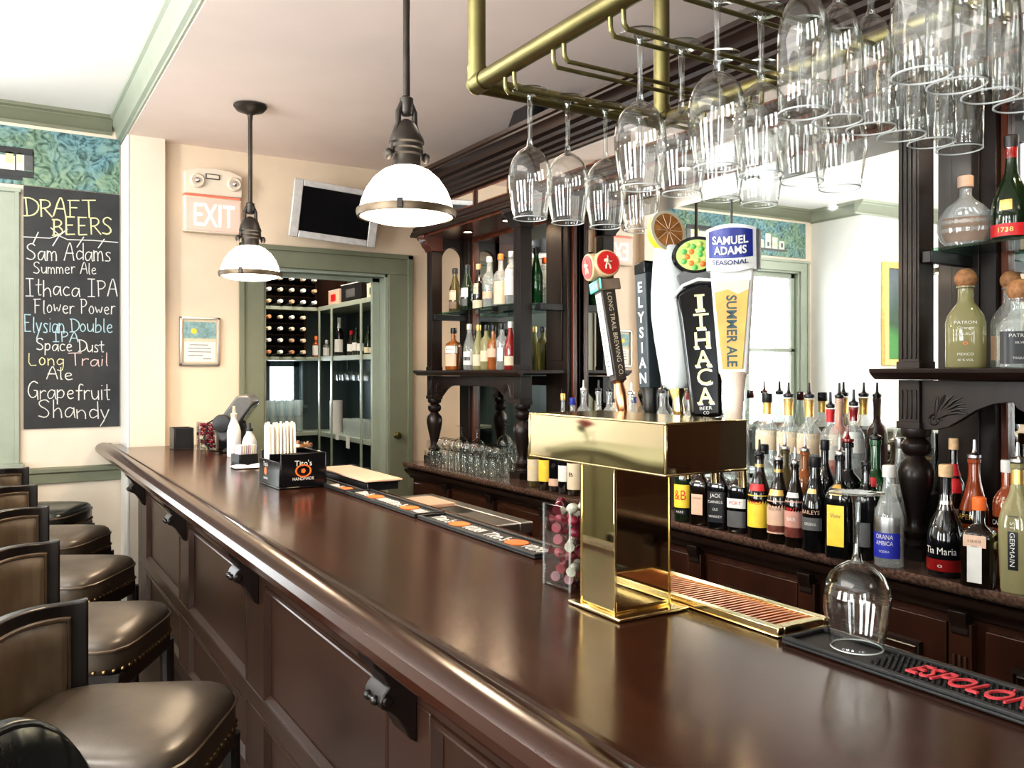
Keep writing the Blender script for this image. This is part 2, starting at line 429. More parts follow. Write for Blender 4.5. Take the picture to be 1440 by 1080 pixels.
# doorway casing of the pantry
f = MB()
f.box(1.363, DX0, YX - .03, YX, 0, DZ).box(DX1, 2.568, YX - .03, YX, 0, DZ).box(1.363, 2.568, YX - .03, YX, DZ, 2.345)
f.box(2.535, 2.575, YX - .045, YX - .03, 0, 2.35).box(1.355, 1.39, YX - .045, YX - .03, 0, 2.35).box(1.355, 2.575, YX - .045, YX - .03, 2.32, 2.352)
d = struct('door_1', f, M['sage'], .003)
f = MB().box(DX0, DX0 + .02, YX, YX + .13, 0, DZ).box(DX1 - .02, DX1, YX, YX + .13, 0, DZ).box(DX0, DX1, YX, YX + .13, DZ - .02, DZ)
f.box(DX1 - .075, DX1 - .02, YX + .10, YX + .13, 0, DZ - .02).box(DX0 + .02, DX1 - .02, YX + .1, YX + .13, DZ - .05, DZ - .02)
obj('door_jamb', f, M['sage_light'], d, .002, label='paler sage door jamb')
kp = aY(557, 612, YX - .03)
f = MB().lathe([(.022, 0), (.022, .004), (.010, .008), (.010, .03), (.02, .036), (.024, .048), (.018, .058), (0, .06)], 16, M=Matrix.Translation(kp) @ Matrix.Rotation(PI / 2, 4, 'X'))
obj('door_knob', f, M['brass_old'], d, label='brass knob')

# ---------------------------------------------------------------- chalkboard menu
board = thing('chalkboard', 'tall black chalkboard listing draft beers in coloured chalk on the pale wall', 'chalkboard', (.424, YC, 1.18))
def rel(p, o): return (p[0] - o[0], p[1] - o[1], p[2] - o[2])
def local(mb, o):
    mb.v = [(v[0] - o[0], v[1] - o[1], v[2] - o[2]) for v in mb.v]; return mb
BO = (.424, YC, 1.18)
obj('slate_panel', local(MB().box(.163, .685, YC - .012, YC - .002, 1.18, 2.628), BO), M['chalkboard'], board, .002)
G = {
 'D': [[(.1, 1), (.18, 0)], [(0, .98), (.35, 1), (.75, .72), (.72, .3), (.4, .04), (0, .02)]],
 'R': [[(.1, 1), (.15, 0)], [(.05, .98), (.45, 1), (.62, .78), (.45, .55), (.14, .5)], [(.3, .5), (.7, 0)]],
 'A': [[(0, 0), (.3, 1), (.45, 1), (.65, 0)], [(.1, .42), (.6, .42)]],
 'F': [[(.12, 1), (.15, 0)], [(.0, .97), (.6, 1)], [(.14, .55), (.5, .56)]],
 'T': [[(0, .96), (.75, 1)], [(.38, .98), (.42, 0)]],
 'B': [[(.1, 1), (.12, 0)], [(0, .98), (.4, 1), (.58, .8), (.4, .56), (.12, .53)], [(.4, .55), (.66, .3), (.5, .05), (0, .0)]],
 'E': [[(.1, 1), (.12, 0)], [(.05, 1), (.6, 1)], [(.12, .53), (.5, .54)], [(.1, 0), (.62, .02)]],
 'S': [[(.6, .85), (.4, 1), (.12, .88), (.12, .65), (.5, .45), (.62, .2), (.4, 0), (.05, .1)]],
 'I': [[(.3, 1), (.3, 0)], [(.05, 1), (.55, 1)], [(.05, 0), (.55, 0)]],
 'P': [[(.12, 1), (.15, 0)], [(.02, .97), (.45, 1), (.62, .75), (.42, .5), (.14, .47)]],
 'L': [[(.12, 1), (.1, .02), (.62, .04)]],
 'G': [[(.65, .85), (.4, 1), (.1, .75), (.06, .3), (.3, 0), (.6, .15), (.62, .45), (.4, .45)], [(.62, .45), (.66, -.08)]],
 'a': [[(.5, .5), (.25, .6), (.05, .35), (.12, .05), (.35, .08), (.5, .45)], [(.5, .58), (.52, .05), (.6, .02)]],
 'b': [[(.08, 1), (.08, 0)], [(.08, .35), (.3, .58), (.52, .4), (.45, .08), (.1, .02)]],
 'c': [[(.48, .5), (.25, .6), (.06, .32), (.2, .02), (.5, .1)]],
 'd': [[(.5, .45), (.25, .58), (.05, .3), (.2, .02), (.5, .2)], [(.52, 1), (.52, .02)]],
 'e': [[(.06, .3), (.48, .36), (.38, .58), (.15, .55), (.05, .25), (.22, 0), (.5, .1)]],
 'f': [[(.48, .9), (.32, 1), (.2, .8), (.2, -.05)], [(.02, .55), (.42, .57)]],
 'g': [[(.48, .5), (.25, .6), (.06, .35), (.2, .08), (.48, .3)], [(.5, .58), (.5, -.2), (.3, -.36), (.08, -.25)]],
 'h': [[(.08, 1), (.08, 0)], [(.08, .35), (.3, .58), (.48, .4), (.5, 0)]],
 'i': [[(.12, .58), (.12, 0)], [(.11, .78), (.13, .82)]],
 'l': [[(.12, 1), (.1, .05), (.22, 0)]],
 'm': [[(.05, .58), (.05, 0)], [(.05, .38), (.2, .58), (.33, .4), (.33, 0)], [(.33, .38), (.5, .58), (.62, .38), (.64, 0)]],
 'n': [[(.06, .58), (.06, 0)], [(.06, .36), (.28, .58), (.46, .4), (.48, 0)]],
 'o': [[(.28, .6), (.06, .35), (.2, .02), (.46, .15), (.46, .45), (.28, .6)]],
 'p': [[(.06, .58), (.06, -.36)], [(.06, .38), (.3, .6), (.5, .38), (.36, .05), (.08, .08)]],
 'r': [[(.08, .58), (.08, 0)], [(.08, .36), (.25, .58), (.44, .52)]],
 's': [[(.44, .52), (.22, .6), (.08, .45), (.38, .22), (.36, .03), (.04, .05)]],
 't': [[(.2, .95), (.2, .02), (.4, .04)], [(.0, .6), (.42, .62)]],
 'u': [[(.05, .58), (.08, .1), (.3, .0), (.48, .25)], [(.5, .58), (.5, .0)]],
 'w': [[(.03, .58), (.15, .02), (.32, .45), (.48, .02), (.62, .58)]],
 'y': [[(.05, .58), (.25, .08)], [(.5, .6), (.25, .02), (.05, -.36)]],
 ' ': [],
}
GW = {'I': .62, 'i': .26, 'l': .3, 'm': .76, 'w': .74, 'f': .48, 't': .46, 'r': .48, 's': .5, ' ': .4}
rc = random.Random(3)
def chalk(t, xa, ya, xb, yb, hpx, matn, rr=.0042):
    """handwriting from pixel (xa,ya) to (xb,yb) on the board plane"""
    A = Vector(aY(xa, ya, YC - .014)); B = Vector(aY(xb, yb, YC - .014)); T = Vector(aY(xa, ya - hpx, YC - .014))
    h = (T - A).length
    tot = sum(GW.get(c, .72 if c.isupper() else .6) for c in t)
    ux = (B - A) / tot; uz = Vector((0, 0, 1)) * h
    mb = MB(); x = 0
    for c in t:
        w = GW.get(c, .72 if c.isupper() else .6); dy = rc.uniform(-.05, .05); sc = rc.uniform(.92, 1.08)
        for st in G[c]:
            pts = []
            for i, (px, py) in enumerate(st):
                pts.append(A + ux * (x + px + rc.uniform(-.02, .02)) + uz * (py * sc + dy))
            # smooth by corner subdivision
            q = [pts[0]]
            for i in range(len(pts) - 1):
                q += [pts[i] * .75 + pts[i + 1] * .25, pts[i] * .25 + pts[i + 1] * .75] if len(pts) > 2 else [pts[i + 1]]
            if len(pts) > 2: q.append(pts[-1])
            mb.tube(q, [rr * .82 * rc.uniform(.8, 1.15) for _ in q], 5)
        x += w
    for i, v in enumerate(mb.v):          # chalk is flat on the board
        mb.v[i] = (v[0], YC - .0135 + (v[1] - (YC - .014)) * .15, v[2])
    return obj('chalk_lettering', local(mb, BO), M[matn], board, label=matn.replace('chalk_y', 'yellow').replace('chalk_b', 'pale blue').replace('chalk_p', 'pinkish').replace('chalk', 'white') + ' chalk writing')
chalk('DRAFT', 33, 303, 134, 308, 26, 'chalk_y', .0055)
chalk('BEERS', 73, 330, 159, 331, 24, 'chalk_y', .0055)
chalk('Sam Adams', 36, 366, 157, 368, 25, 'chalk')
chalk('Summer Ale', 46, 384, 137, 386, 16, 'chalk', .0036)
chalk('Ithaca IPA', 35, 416, 166, 418, 25, 'chalk')
chalk('Flower Power', 47, 440, 163, 443, 20, 'chalk', .0038)
chalk('Elysian', 33, 466, 92, 469, 24, 'chalk_b')
chalk('Double', 98, 467, 160, 468, 20, 'chalk_b')
chalk('IPA', 73, 481, 111, 481, 14, 'chalk_b')
chalk('Space Dust', 50, 493, 147, 495, 18, 'chalk')
chalk('Long', 38, 514, 91, 515, 19, 'chalk_y', .0038)
chalk('Trail', 96, 515, 154, 515, 18, 'chalk_p')
chalk('Ale', 65, 534, 104, 534, 17, 'chalk')
chalk('Grapefruit', 38, 561, 156, 563, 24, 'chalk')
chalk('Shandy', 52, 588, 156, 590, 25, 'chalk')
mb = MB()
pl = [aY(x, y, YC - .014) for x, y in ((32, 333), (70, 335), (82, 331), (95, 337), (130, 338), (166, 341))]
mb.tube(pl, .0032, 5)
for x0, y0, x1, y1 in ((54, 326, 46, 343), (84, 330, 74, 346), (118, 333, 108, 348), (147, 336, 138, 349), (71, 320, 84, 331), (95, 322, 84, 331)):
    mb.tube([aY(x0, y0, YC - .014), aY(x1, y1, YC - .014)], .0035, 5)
mb.v = [(v[0], YC - .0135 + (v[1] - YC + .014) * .15, v[2]) for v in mb.v]
obj('chalk_rule', local(mb, BO), M['chalk'], board)

# chalk mural strip above window and board
def mural_mat():
    m, nt, bs, out = new_mat('swirled_teal_chalk'); L = nt.links
    tc = nt.nodes.new('ShaderNodeTexCoord')
    n1 = nt.nodes.new('ShaderNodeTexNoise'); n1.inputs['Scale'].default_value = 11; n1.inputs['Detail'].default_value = 9; n1.inputs['Distortion'].default_value = 3.5
    n2 = nt.nodes.new('ShaderNodeTexNoise'); n2.inputs['Scale'].default_value = 3; n2.inputs['Distortion'].default_value = 1
    for n in (n1, n2): L.new(tc.outputs['Object'], n.inputs['Vector'])
    r1 = nt.nodes.new('ShaderNodeValToRGB'); e = r1.color_ramp.elements
    e[0].position = .36; e[0].color = (.055, .09, .09, 1); e[1].position = .64; e[1].color = (.23, .33, .31, 1)
    k = e.new(.48); k.color = (.13, .22, .22, 1)
    r2 = nt.nodes.new('ShaderNodeValToRGB'); e = r2.color_ramp.elements
    e[0].position = .42; e[0].color = (.85, .97, 1.08, 1); e[1].position = .6; e[1].color = (1.05, 1.0, .74, 1)
    mx = nt.nodes.new('ShaderNodeMix'); mx.data_type = 'RGBA'; mx.blend_type = 'MULTIPLY'; mx.inputs[0].default_value = 1
    L.new(n1.outputs['Fac'], r1.inputs['Fac']); L.new(n2.outputs['Fac'], r2.inputs['Fac'])
    L.new(r1.outputs['Color'], mx.inputs[6]); L.new(r2.outputs['Color'], mx.inputs[7]); L.new(mx.outputs[2], bs.inputs['Base Color'])
    bs.inputs['Roughness'].default_value = .9
    return m
mu = thing('chalk_mural', 'long strip of swirled teal chalk drawing above the window and board', 'mural', (-.3, YC, 2.63))
MO = (-.3, YC, 2.63)
obj('chalk_ground', local(MB().box(-1.29, .683, YC - .011, YC - .002, 2.632, 2.972), MO), mural_mat(), mu)
hy = YC - .0125; hb = MB().box(-.44, .158, hy - .0004, hy + .0012, 2.655, 2.80, 2)
def qpx(mb, x0, y0, x1, y1, m, dy=0):
    p = aY(x0, y0, hy - dy); q = aY(x1, y1, hy - dy); mb.box(p[0], q[0], hy - dy - .001, hy - dy, q[2], p[2], m)
qpx(hb, -60, 210, 22, 240, 0); qpx(hb, 22, 211, 34, 240, 0); qpx(hb, 34, 214, 46, 240, 3)
qpx(hb, 8, 213, 19, 230, 1, .001); qpx(hb, 24, 215, 30, 229, 1, .001); qpx(hb, -30, 213, -18, 229, 1, .001)
qpx(hb, -62, 207, 47, 210, 2, .001); qpx(hb, -60, 240, 47, 242, 2, .001); qpx(hb, 21, 209, 22.5, 241, 2, .0012); qpx(hb, 46, 213, 47.5, 242, 2, .001)
hb2 = MB().box(-1.03, -.37, hy - .0004, hy + .0012, 2.68, 2.70, 3)
for i in range(7):
    x = -1.0 + i * .09
    hb2.box(x, x + .07, hy - .001, hy, 2.70, 2.78 + .03 * (i % 3), 0); hb2.box(x + .02, x + .045, hy - .002, hy - .001, 2.72, 2.76, 1 if i % 2 else 3)
obj('chalk_building', local(hb2, MO), [M['chalk'], M['chalk_y'], M['chalkboard'], M['grey_pl']], mu)
obj('chalk_building', local(hb, MO), [M['chalk'], M['chalk_y'], M['chalkboard'], M['grey_pl']], mu)

# ---------------------------------------------------------------- exit sign
ep = aY(256, 333, YX); eq = aY(337, 243, YX)
ex0, ex1, ez0, ez1 = ep[0], eq[0], 2.392, 2.80
es = thing('exit_sign', 'white wall box with glowing EXIT letters and two emergency lamps on top', 'exit sign', ((ex0 + ex1) / 2, YX, ez0))
EO = ((ex0 + ex1) / 2, YX, ez0); w = (ex1 - ex0) / 2
sign_pink = mat('lit_sign_face', (.78, .50, .42), .45, emis=.10, ecol=(1, .45, .35), var=.02)
emz = ez0 + .225
obj('sign_housing', MB().box(-w, w, -.06, 0, 0, .225), M['cream_light'], es, .008)
obj('sign_face', MB().box(-w + .012, w - .012, -.066, -.061, .012, .213), sign_pink, es, .003, label='pink lit face')
t = MB(); text_plane(t, 'EXIT', (0.005, -.068, .11), (1, 0, 0), (0, 0, 1), .145, .245)
obj('sign_letters', t, emit('white_lit_letters', (1, .93, .9), 1.6), es, label='white lit letters')
h = MB().prism([(-w, .238), (w, .238), (w, .375), (w * .6, .40), (0, .41), (-w * .6, .40), (-w, .375)], -.07, 0, 'y')
obj('lamp_housing', h, M['cream_light'], es, .006)
obj('glow_strip', MB().box(-w + .01, w - .01, -.05, -.001, .226, .237), emit('red_glow', (1, .16, .10), .35), es)
for sx in (-.10, .125):
    l = MB().lathe([(.045, 0), (.045, .012), (.036, .022), (.03, .018), (0, .018)], 20, M=Matrix.Translation((sx, -.071, .318)) @ Matrix.Rotation(PI / 2, 4, 'X'))
    lo = obj('lamp_ring', l, M['cream_light'], es)
    obj('lamp_lens', MB().sphere((sx, -.085, .318), .022, 12), M['chrome'], lo)
obj('test_plate', MB().box(-.05, .035, -.078, -.071, .335, .368).box(-.043, .028, -.079, -.078, .341, .362, 1), [M['grey_pl'], M['cream_light']], es)

# framed certificate
cp, cq = aY(252, 514, YX), aY(308, 447, YX)
cw_, ch_ = (cq[0] - cp[0]), (cq[2] - cp[2])
cf = thing('framed_certificate', 'narrow silver framed certificate with blue card above white sheet on cream wall', 'framed certificate', (cp[0] + cw_ / 2, YX, cp[2]))
f = MB()
for a in ((-cw_ / 2, -cw_ / 2 + .014, 0, ch_), (cw_ / 2 - .014, cw_ / 2, 0, ch_), (-cw_ / 2, cw_ / 2, 0, .014), (-cw_ / 2, cw_ / 2, ch_ - .014, ch_)): f.box(a[0], a[1], -.025, -.001, a[2], a[3])
obj('frame', f, M['steel'], cf, .002)
obj('mat_board', MB().box(-cw_ / 2 + .014, cw_ / 2 - .014, -.012, -.006, .014, ch_ - .014), M['creampaper'], cf)
c1 = mat('blue_green_card', (.20, .33, .34), .5, scale=40, var=.35)
p = MB().box(-cw_ / 2 + .022, cw_ / 2 - .022, -.0145, -.0125, ch_ * .56, ch_ * .9).sphere((-.035, -.0146, ch_ * .71), .018, 10, 1, sy=.1)
obj('blue_card', p, [c1, M['yellow']], cf)
p = MB().box(-cw_ / 2 + .026, cw_ / 2 - .026, -.0145, -.0125, .025, ch_ * .49)
for i, (a, c) in enumerate(((-.06, .05), (-.07, .07), (-.07, .07), (-.07, .02), (.02, .07))): p.box(a, c, -.0155, -.0146, ch_ * .42 - i * .022, ch_ * .42 + .004 - i * .022, 1)
obj('printed_sheet', p, [M['white'], M['grey_pl']], cf)

# television above the door
tv = thing('television', 'small silver framed television tilted on the wall above the doorway', 'television', (1.93, 5.40, 2.56), math.radians(-4))
T = Matrix.Rotation(math.radians(4), 4, 'Y') @ Matrix.Rotation(math.radians(10), 4, 'X')
tw, th = .29, .185
f = MB()
for a in ((-tw, -tw + .06, -th, th), (tw - .06, tw, -th, th), (-tw + .06, tw - .06, -th, -th + .045), (-tw + .06, tw - .06, th - .04, th)): f.box(a[0], a[1], -.03, .0, a[2], a[3], M=T)
f.box(-tw + .01, tw - .01, 0, .05, -th + .01, th - .01, M=T).box(-tw + .09, tw - .09, .05, .08, -th + .05, th - .05, M=T)
obj('bezel', f, M['silver_pl'], tv, .006)
obj('screen', MB().box(-tw + .06, tw - .06, -.022, -.012, -th + .045, th - .04, M=T), M['black_gloss'], tv)
obj('wall_bracket', MB().cyl((0, .06, 0), (.02, .17, 0), .022).box(-.06, .09, .17, .185, -.1, .1), M['grey_pl'], tv)

# gold framed picture on the far side of the room (seen in the mirror)
gp = thing('framed_painting', 'gold framed green landscape painting seen reflected in the big mirror', 'painting', (-1.95, 5.256, 1.58))
f = MB()
for a in ((-.30, -.24, 0, .98), (.24, .30, 0, .98), (-.24, .24, 0, .06), (-.24, .24, .92, .98)): f.box(a[0], a[1], -.045, -.001, a[2], a[3])
obj('frame', f, mat('gilt_frame', (.78, .56, .20), .35, .3, var=.15), gp, .008)
def land():
    m, nt, bs, out = new_mat('landscape_paint'); L = nt.links
    tc = nt.nodes.new('ShaderNodeTexCoord'); sp = nt.nodes.new('ShaderNodeSeparateXYZ'); nz = nt.nodes.new('ShaderNodeTexNoise'); nz.inputs['Scale'].default_value = 6
    L.new(tc.outputs['Object'], sp.inputs[0]); L.new(tc.outputs['Object'], nz.inputs['Vector'])
    ma = nt.nodes.new('ShaderNodeMath'); ma.operation = 'MULTIPLY_ADD'; ma.inputs[1].default_value = .5; L.new(nz.outputs['Fac'], ma.inputs[0]); L.new(sp.outputs['Z'], ma.inputs[2])
    rp = nt.nodes.new('ShaderNodeValToRGB'); e = rp.color_ramp.elements; e[0].position = .5; e[0].color = (.06, .22, .06, 1); e[1].position = 1; e[1].color = (.10, .13, .15, 1)
    k = e.new(.7); k.color = (.03, .07, .04, 1)
    L.new(ma.outputs[0], rp.inputs['Fac']); L.new(rp.outputs['Color'], bs.inputs['Base Color']); bs.inputs['Roughness'].default_value = .4
    return m
obj('canvas', MB().box(-.24, .24, -.02, -.005, .06, .92), land(), gp)
# ================================================================ BAR
BZ = 1.07
# bar top with a moulded rail nose (profile x,z) running along y
nose = [(.655, 1.0694), (.640, 1.070), (.634, 1.078), (.622, 1.079), (.616, 1.076), (.610, 1.080), (.590, 1.082), (.568, 1.077), (.553, 1.066), (.546, 1.050), (.548, 1.034), (.558, 1.022), (.572, 1.017), (.582, 1.016), (.584, 1.008), (.600, 1.004), (.618, .994), (.636, .978), (.642, .962), (.655, .960)]
sec = nose[:-1] + [(.655, .962)]
bt = MB().prism([nose[0]] + nose[1:-1] + [(.655, .962), (.655, 1.03), (1.266, 1.03), (1.266, 1.064), (1.262, 1.0694)], -.9, 5.54, 'y', smooth=True)
bt.prism(nose[:-1] + [(.655, .962), (.69, .962), (.69, 1.0694)], 5.5405, 5.83, 'y', smooth=True)
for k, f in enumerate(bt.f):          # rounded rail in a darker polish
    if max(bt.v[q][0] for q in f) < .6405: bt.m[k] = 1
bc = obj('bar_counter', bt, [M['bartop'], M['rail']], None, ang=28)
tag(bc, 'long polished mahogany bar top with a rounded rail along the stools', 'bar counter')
# front: framed panels, corbels
bf = thing('panelled_bar', 'dark panelled mahogany bar base below the long bar top', 'bar', (.75, 2.5, 0))
BO2 = (.75, 2.5, 0)
CY = [5.30, 4.09, 2.87, 1.65, .43, -.78]
fr = MB().box(.770, .80, -.9, 5.53, .10, .955)
obj('backing_panel', local(fr, BO2), M['bar'], bf)
fr = MB()
zs = [(.835, .955), (.395, .455), (.10, .17)]
for z0, z1 in zs: fr.box(.750, .772, -.9, 5.53, z0, z1)
for y in CY: 
    for z0, z1 in ((.17, .395), (.455, .835)): fr.box(.750, .772, y - .105, y + .105, z0, z1)
for z0, z1 in ((.17, .395), (.455, .835)): fr.box(.750, .772, 5.406, 5.53, z0, z1)
obj('rail_frame', local(fr, BO2), M['bar'], bf, .003)
obj('plinth', local(MB().box(.765, .80, -.9, 5.53, .0, .10), BO2), M['dark'], bf)
def pmould(y0, y1, z0, z1):
    mb = MB(); w = .028
    prof = [(0, 0), (-.012, .004), (-.014, .010), (-.006, .014), (-.010, .020), (.006, w)]
    # mitred picture-frame moulding: ring of sections
    rings = []
    for d, t in prof:
        rings.append([(.760 + d, y0 + t, z0 + t), (.760 + d, y1 - t, z0 + t), (.760 + d, y1 - t, z1 - t), (.760 + d, y0 + t, z1 - t)])
    vs = [p for r in rings for p in r]; fs = []
    for i in range(len(rings) - 1):
        for j in range(4):
            k = (j + 1) % 4; fs.append((i * 4 + j, i * 4 + k, (i + 1) * 4 + k, (i + 1) * 4 + j))
    mb.add(vs, fs); return mb
for i in range(len(CY) - 1):
    y1, y0 = CY[i] - .105, CY[i + 1] + .105
    for z0, z1 in ((.455, .835), (.17, .395)):
        p = MB().box(.7655, .772, y0 + .03, y1 - .03, z0 + .03, z1 - .03)
        po = obj('raised_panel', local(p, BO2), M['bar'], bf, .002)
        obj('panel_moulding', local(pmould(y0, y1, z0, z1), BO2), M['bar'], po)
cprof = [(.750, .952), (.650, .952), (.655, .925), (.675, .905), (.688, .88), (.676, .868), (.668, .852), (.672, .838), (.690, .830), (.706, .815), (.722, .79), (.735, .765), (.750, .755)]
for y in CY[:5]:
    c = MB().prism(cprof, y - .045, y + .045, 'y')
    for s in (-.047, .047): c.cyl((.684, y + s - .004, .853), (.684, y + s + .004, .853), .011, 14)
    co_ = obj('corbel', local(c, BO2), M['dark'], bf, .003)
    obj('roundel', local(MB().sphere((.668, y - .018, .850), .0105, 10).sphere((.668, y + .018, .850), .0105, 10).cyl((.668, y - .02, .850), (.668, y + .02, .850), .006, 10), BO2), M['stoolwood'], co_)
bs = MB().box(.801, .82, -.9, 5.53, .0, 1.029).box(1.18, 1.2, -.9, 5.53, .0, 1.029).box(.82, 1.18, -.9, 5.53, .5, .52)
obj('service_carcass', local(bs, BO2), M['dark'], bf)

# ================================================================ STOOLS
def make_stool(label, rounded=False):
    t = thing('bar_stool', label, 'bar stool', group='leather bar stools along the bar')
    # local: forward = +x (towards the bar), width along y
    sx, sy = .215, .215
    def seat_fn(zoff, inset, dome):
        pass
    n = 40; prof = []
    s = MB()
    levels = [(.0, .95), (.006, .985), (.02, 1.0), (.070, 1.0), (.086, .975), (.098, .91), (.107, .75), (.114, .45), (.117, 0)]
    vs = []; fs = []
    for z, k in levels:
        for j in range(n):
            a = 2 * PI * j / n; p = 5
            q = (abs(math.cos(a)) ** p + abs(math.sin(a)) ** p) ** (-1 / p)
            x = sx * q * math.cos(a) * k; y = sy * q * math.sin(a) * k
            y *= 1.0 + .10 * (x / sx) * k            # wider to the front
            vs.append((x, y, .685 + z))
    L = len(levels)
    for i in range(L - 1):
        for j in range(n):
            j2 = (j + 1) % n; fs.append((i * n + j, i * n + j2, (i + 1) * n + j2, (i + 1) * n + j))
    fs.append(list(range(n))[::-1])
    s.add(vs, fs, 0, True); obj('seat', s, M['leather'], t, ang=60)
    pp = []
    for j in range(n + 1):
        a = 2 * PI * j / n; q = (abs(math.cos(a)) ** 5 + abs(math.sin(a)) ** 5) ** (-.2)
        x = sx * q * math.cos(a); pp.append((x * 1.004, sy * q * math.sin(a) * (1 + .10 * x / sx) * 1.004, .752))
    st = obj('piping', MB().tube(pp, .0045, 6), M['piping'], t)
    nl = MB()
    for j in range(64):
        a = 2 * PI * j / 64; q = (abs(math.cos(a)) ** 5 + abs(math.sin(a)) ** 5) ** (-.2)
        x = sx * q * math.cos(a); nl.sphere((x * 1.0, sy * q * math.sin(a) * (1 + .10 * x / sx), .697), .006, 6)
    o = obj('nailhead_trim', nl, M['nail'], t); o['kind'] = 'stuff'
    f = MB().box(-sx * .93, sx * .93, -sy * .9, sy * .9, .635, .685)
    obj('seat_frame', f, M['stoolwood'], t, .006)
    for a, b_ in ((1, 1), (1, -1), (-1, 1), (-1, -1)):
        y = sy * (.93 if a > 0 else .80) * b_
        l = MB().tube([(sx * .86 * a, y, .66), (sx * .86 * a, y, .60), (sx * .88 * a, y * 1.0, .30), (sx * (.90 if a > 0 else 1.05) * a, y * 1.04, .0)], [.022, .022, .018, .014], 10)
        obj('leg', l, M['stoolwood'], t)
    obj('footrest', MB().tube([(sx * .88, -sy * .93, .27), (sx * .88, sy * .93, .27)], .013, 10), M['stoolwood'], t)
    for y in (-1, 1): obj('stretcher', MB().tube([(sx * .88, y * sy * .95, .22), (-sx * .95, y * sy * .82, .22)], .011, 8), M['stoolwood'], t)
    # low curved back, its ends bending forward
    P0 = [(-.150, -.192), (-.178, -.178), (-.204, -.156), (-.224, -.126), (-.240, -.085), (-.248, -.042), (-.250, 0)]
    P0 = P0 + [(x, -y) for x, y in P0[-2::-1]]
    cum = [0]
    for a, b_ in zip(P0, P0[1:]): cum.append(cum[-1] + math.dist(a, b_))
    def plan(s):
        d = (s + 1) / 2 * cum[-1]
        for k in range(len(P0) - 1):
            if d <= cum[k + 1] + 1e-9:
                f = (d - cum[k]) / (cum[k + 1] - cum[k]); return (P0[k][0] + (P0[k + 1][0] - P0[k][0]) * f, P0[k][1] + (P0[k + 1][1] - P0[k][1]) * f)
        return P0[-1]
    def bp(s, v, off):
        s = max(-1, min(1, s)); x, y = plan(s); x0, y0 = plan(max(-1, s - .02)); x1, y1 = plan(min(1, s + .02))
        l = math.hypot(x1 - x0, y1 - y0); nx, ny = -(y1 - y0) / l, (x1 - x0) / l       # points to the sitter
        zt = .988 - .014 * s * s + .011 * max(0, (abs(s) - .72) / .28) ** 2 if not rounded else 1.045 - .18 * abs(s) ** 4
        return (x - nx * off, y - ny * off, .69 + (zt - .69) * v)
    b = MB(); nu, nv = 44, 5; vs = []; fs = []
    for off in (.015, -.013):
        for i_ in range(nu + 1):
            for j_ in range(nv + 1): vs.append(bp(-1 + 2 * i_ / nu, j_ / nv, off))
    N1 = (nu + 1) * (nv + 1); I = lambda i_, j_: i_ * (nv + 1) + j_
    for i_ in range(nu):
        for j_ in range(nv):
            q = (I(i_, j_), I(i_ + 1, j_), I(i_ + 1, j_ + 1), I(i_, j_ + 1)); fs.append(q); fs.append(tuple(N1 + k for k in q[::-1]))
        for j_ in (0, nv): fs.append((I(i_, j_), I(i_ + 1, j_), N1 + I(i_ + 1, j_), N1 + I(i_, j_)))
    for j_ in range(nv):
        for i_ in (0, nu): fs.append((I(i_, j_), I(i_, j_ + 1), N1 + I(i_, j_ + 1), N1 + I(i_, j_)))
    b.add(vs, fs)
    obj('backrest_frame', b, M['leather_dk'] if rounded else M['stoolwood'], t, .005)
    e_ = .985 if rounded else .80; v0, v1 = (.06, .97) if rounded else (.13, .87)
    for side, nm in ((1, 'outer_pad'), (-1, 'inner_pad')):
        nu2, nv2 = 48, 8; vs = []
        for i_ in range(nu2 + 1):
            for j_ in range(nv2 + 1):
                u = -1 + 2 * i_ / nu2; v = j_ / nv2
                e = (1 - abs(u) ** 30) * (1 - abs(2 * v - 1) ** 6)
                vs.append(bp(u * e_, v0 + v * (v1 - v0), side * (.0165 + .016 * max(e, 0) ** .5)))
        J = lambda i_, j_: i_ * (nv2 + 1) + j_
        fs = [(J(i_, j_), J(i_ + 1, j_), J(i_ + 1, j_ + 1), J(i_, j_ + 1)) for i_ in range(nu2) for j_ in range(nv2)]
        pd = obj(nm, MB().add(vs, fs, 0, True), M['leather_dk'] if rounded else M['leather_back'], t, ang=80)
        if rounded: continue
        k_ = 40; ring = [bp((-1 + 2 * q / k_) * (e_ + .005), v1 + .01, side * .019) for q in range(k_ + 1)] + [bp((1 - 2 * q / k_) * (e_ + .005), v0 - .01, side * .019) for q in range(k_ + 1)]
        ring.append(ring[0])
        obj('piping', MB().tube(ring, .006, 6), M['piping'], pd)
    return t
SL = ['dark leather bar stool nearest the camera, only its rounded back showing', 'taupe leather bar stool second from the camera, its whole broad seat showing',
      'taupe leather bar stool third from the camera, tan pad on its back', 'taupe leather bar stool fourth from the camera, between two corbels',
      'taupe leather bar stool fifth from the camera, next to the end one', 'dark leather bar stool at the wall end below the chalkboard']
st0 = make_stool(SL[1]); FA = math.radians(-31)
st0.location = (.226, 2.01, 0); st0.rotation_euler = (0, 0, FA)
for i, y in ((2, 2.845), (3, 3.66), (4, 4.44), (5, 5.30)):
    dup(st0, (.224, y, 0), FA + (.0, 0, .03, -.02, .02, .05)[i], SL[i])
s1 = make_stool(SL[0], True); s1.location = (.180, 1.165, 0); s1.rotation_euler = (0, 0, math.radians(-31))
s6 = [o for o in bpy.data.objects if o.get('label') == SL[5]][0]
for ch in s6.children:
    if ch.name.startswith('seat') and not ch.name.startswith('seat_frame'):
        ch.data = ch.data.copy(); ch.data.materials[0] = M['leather_dk']

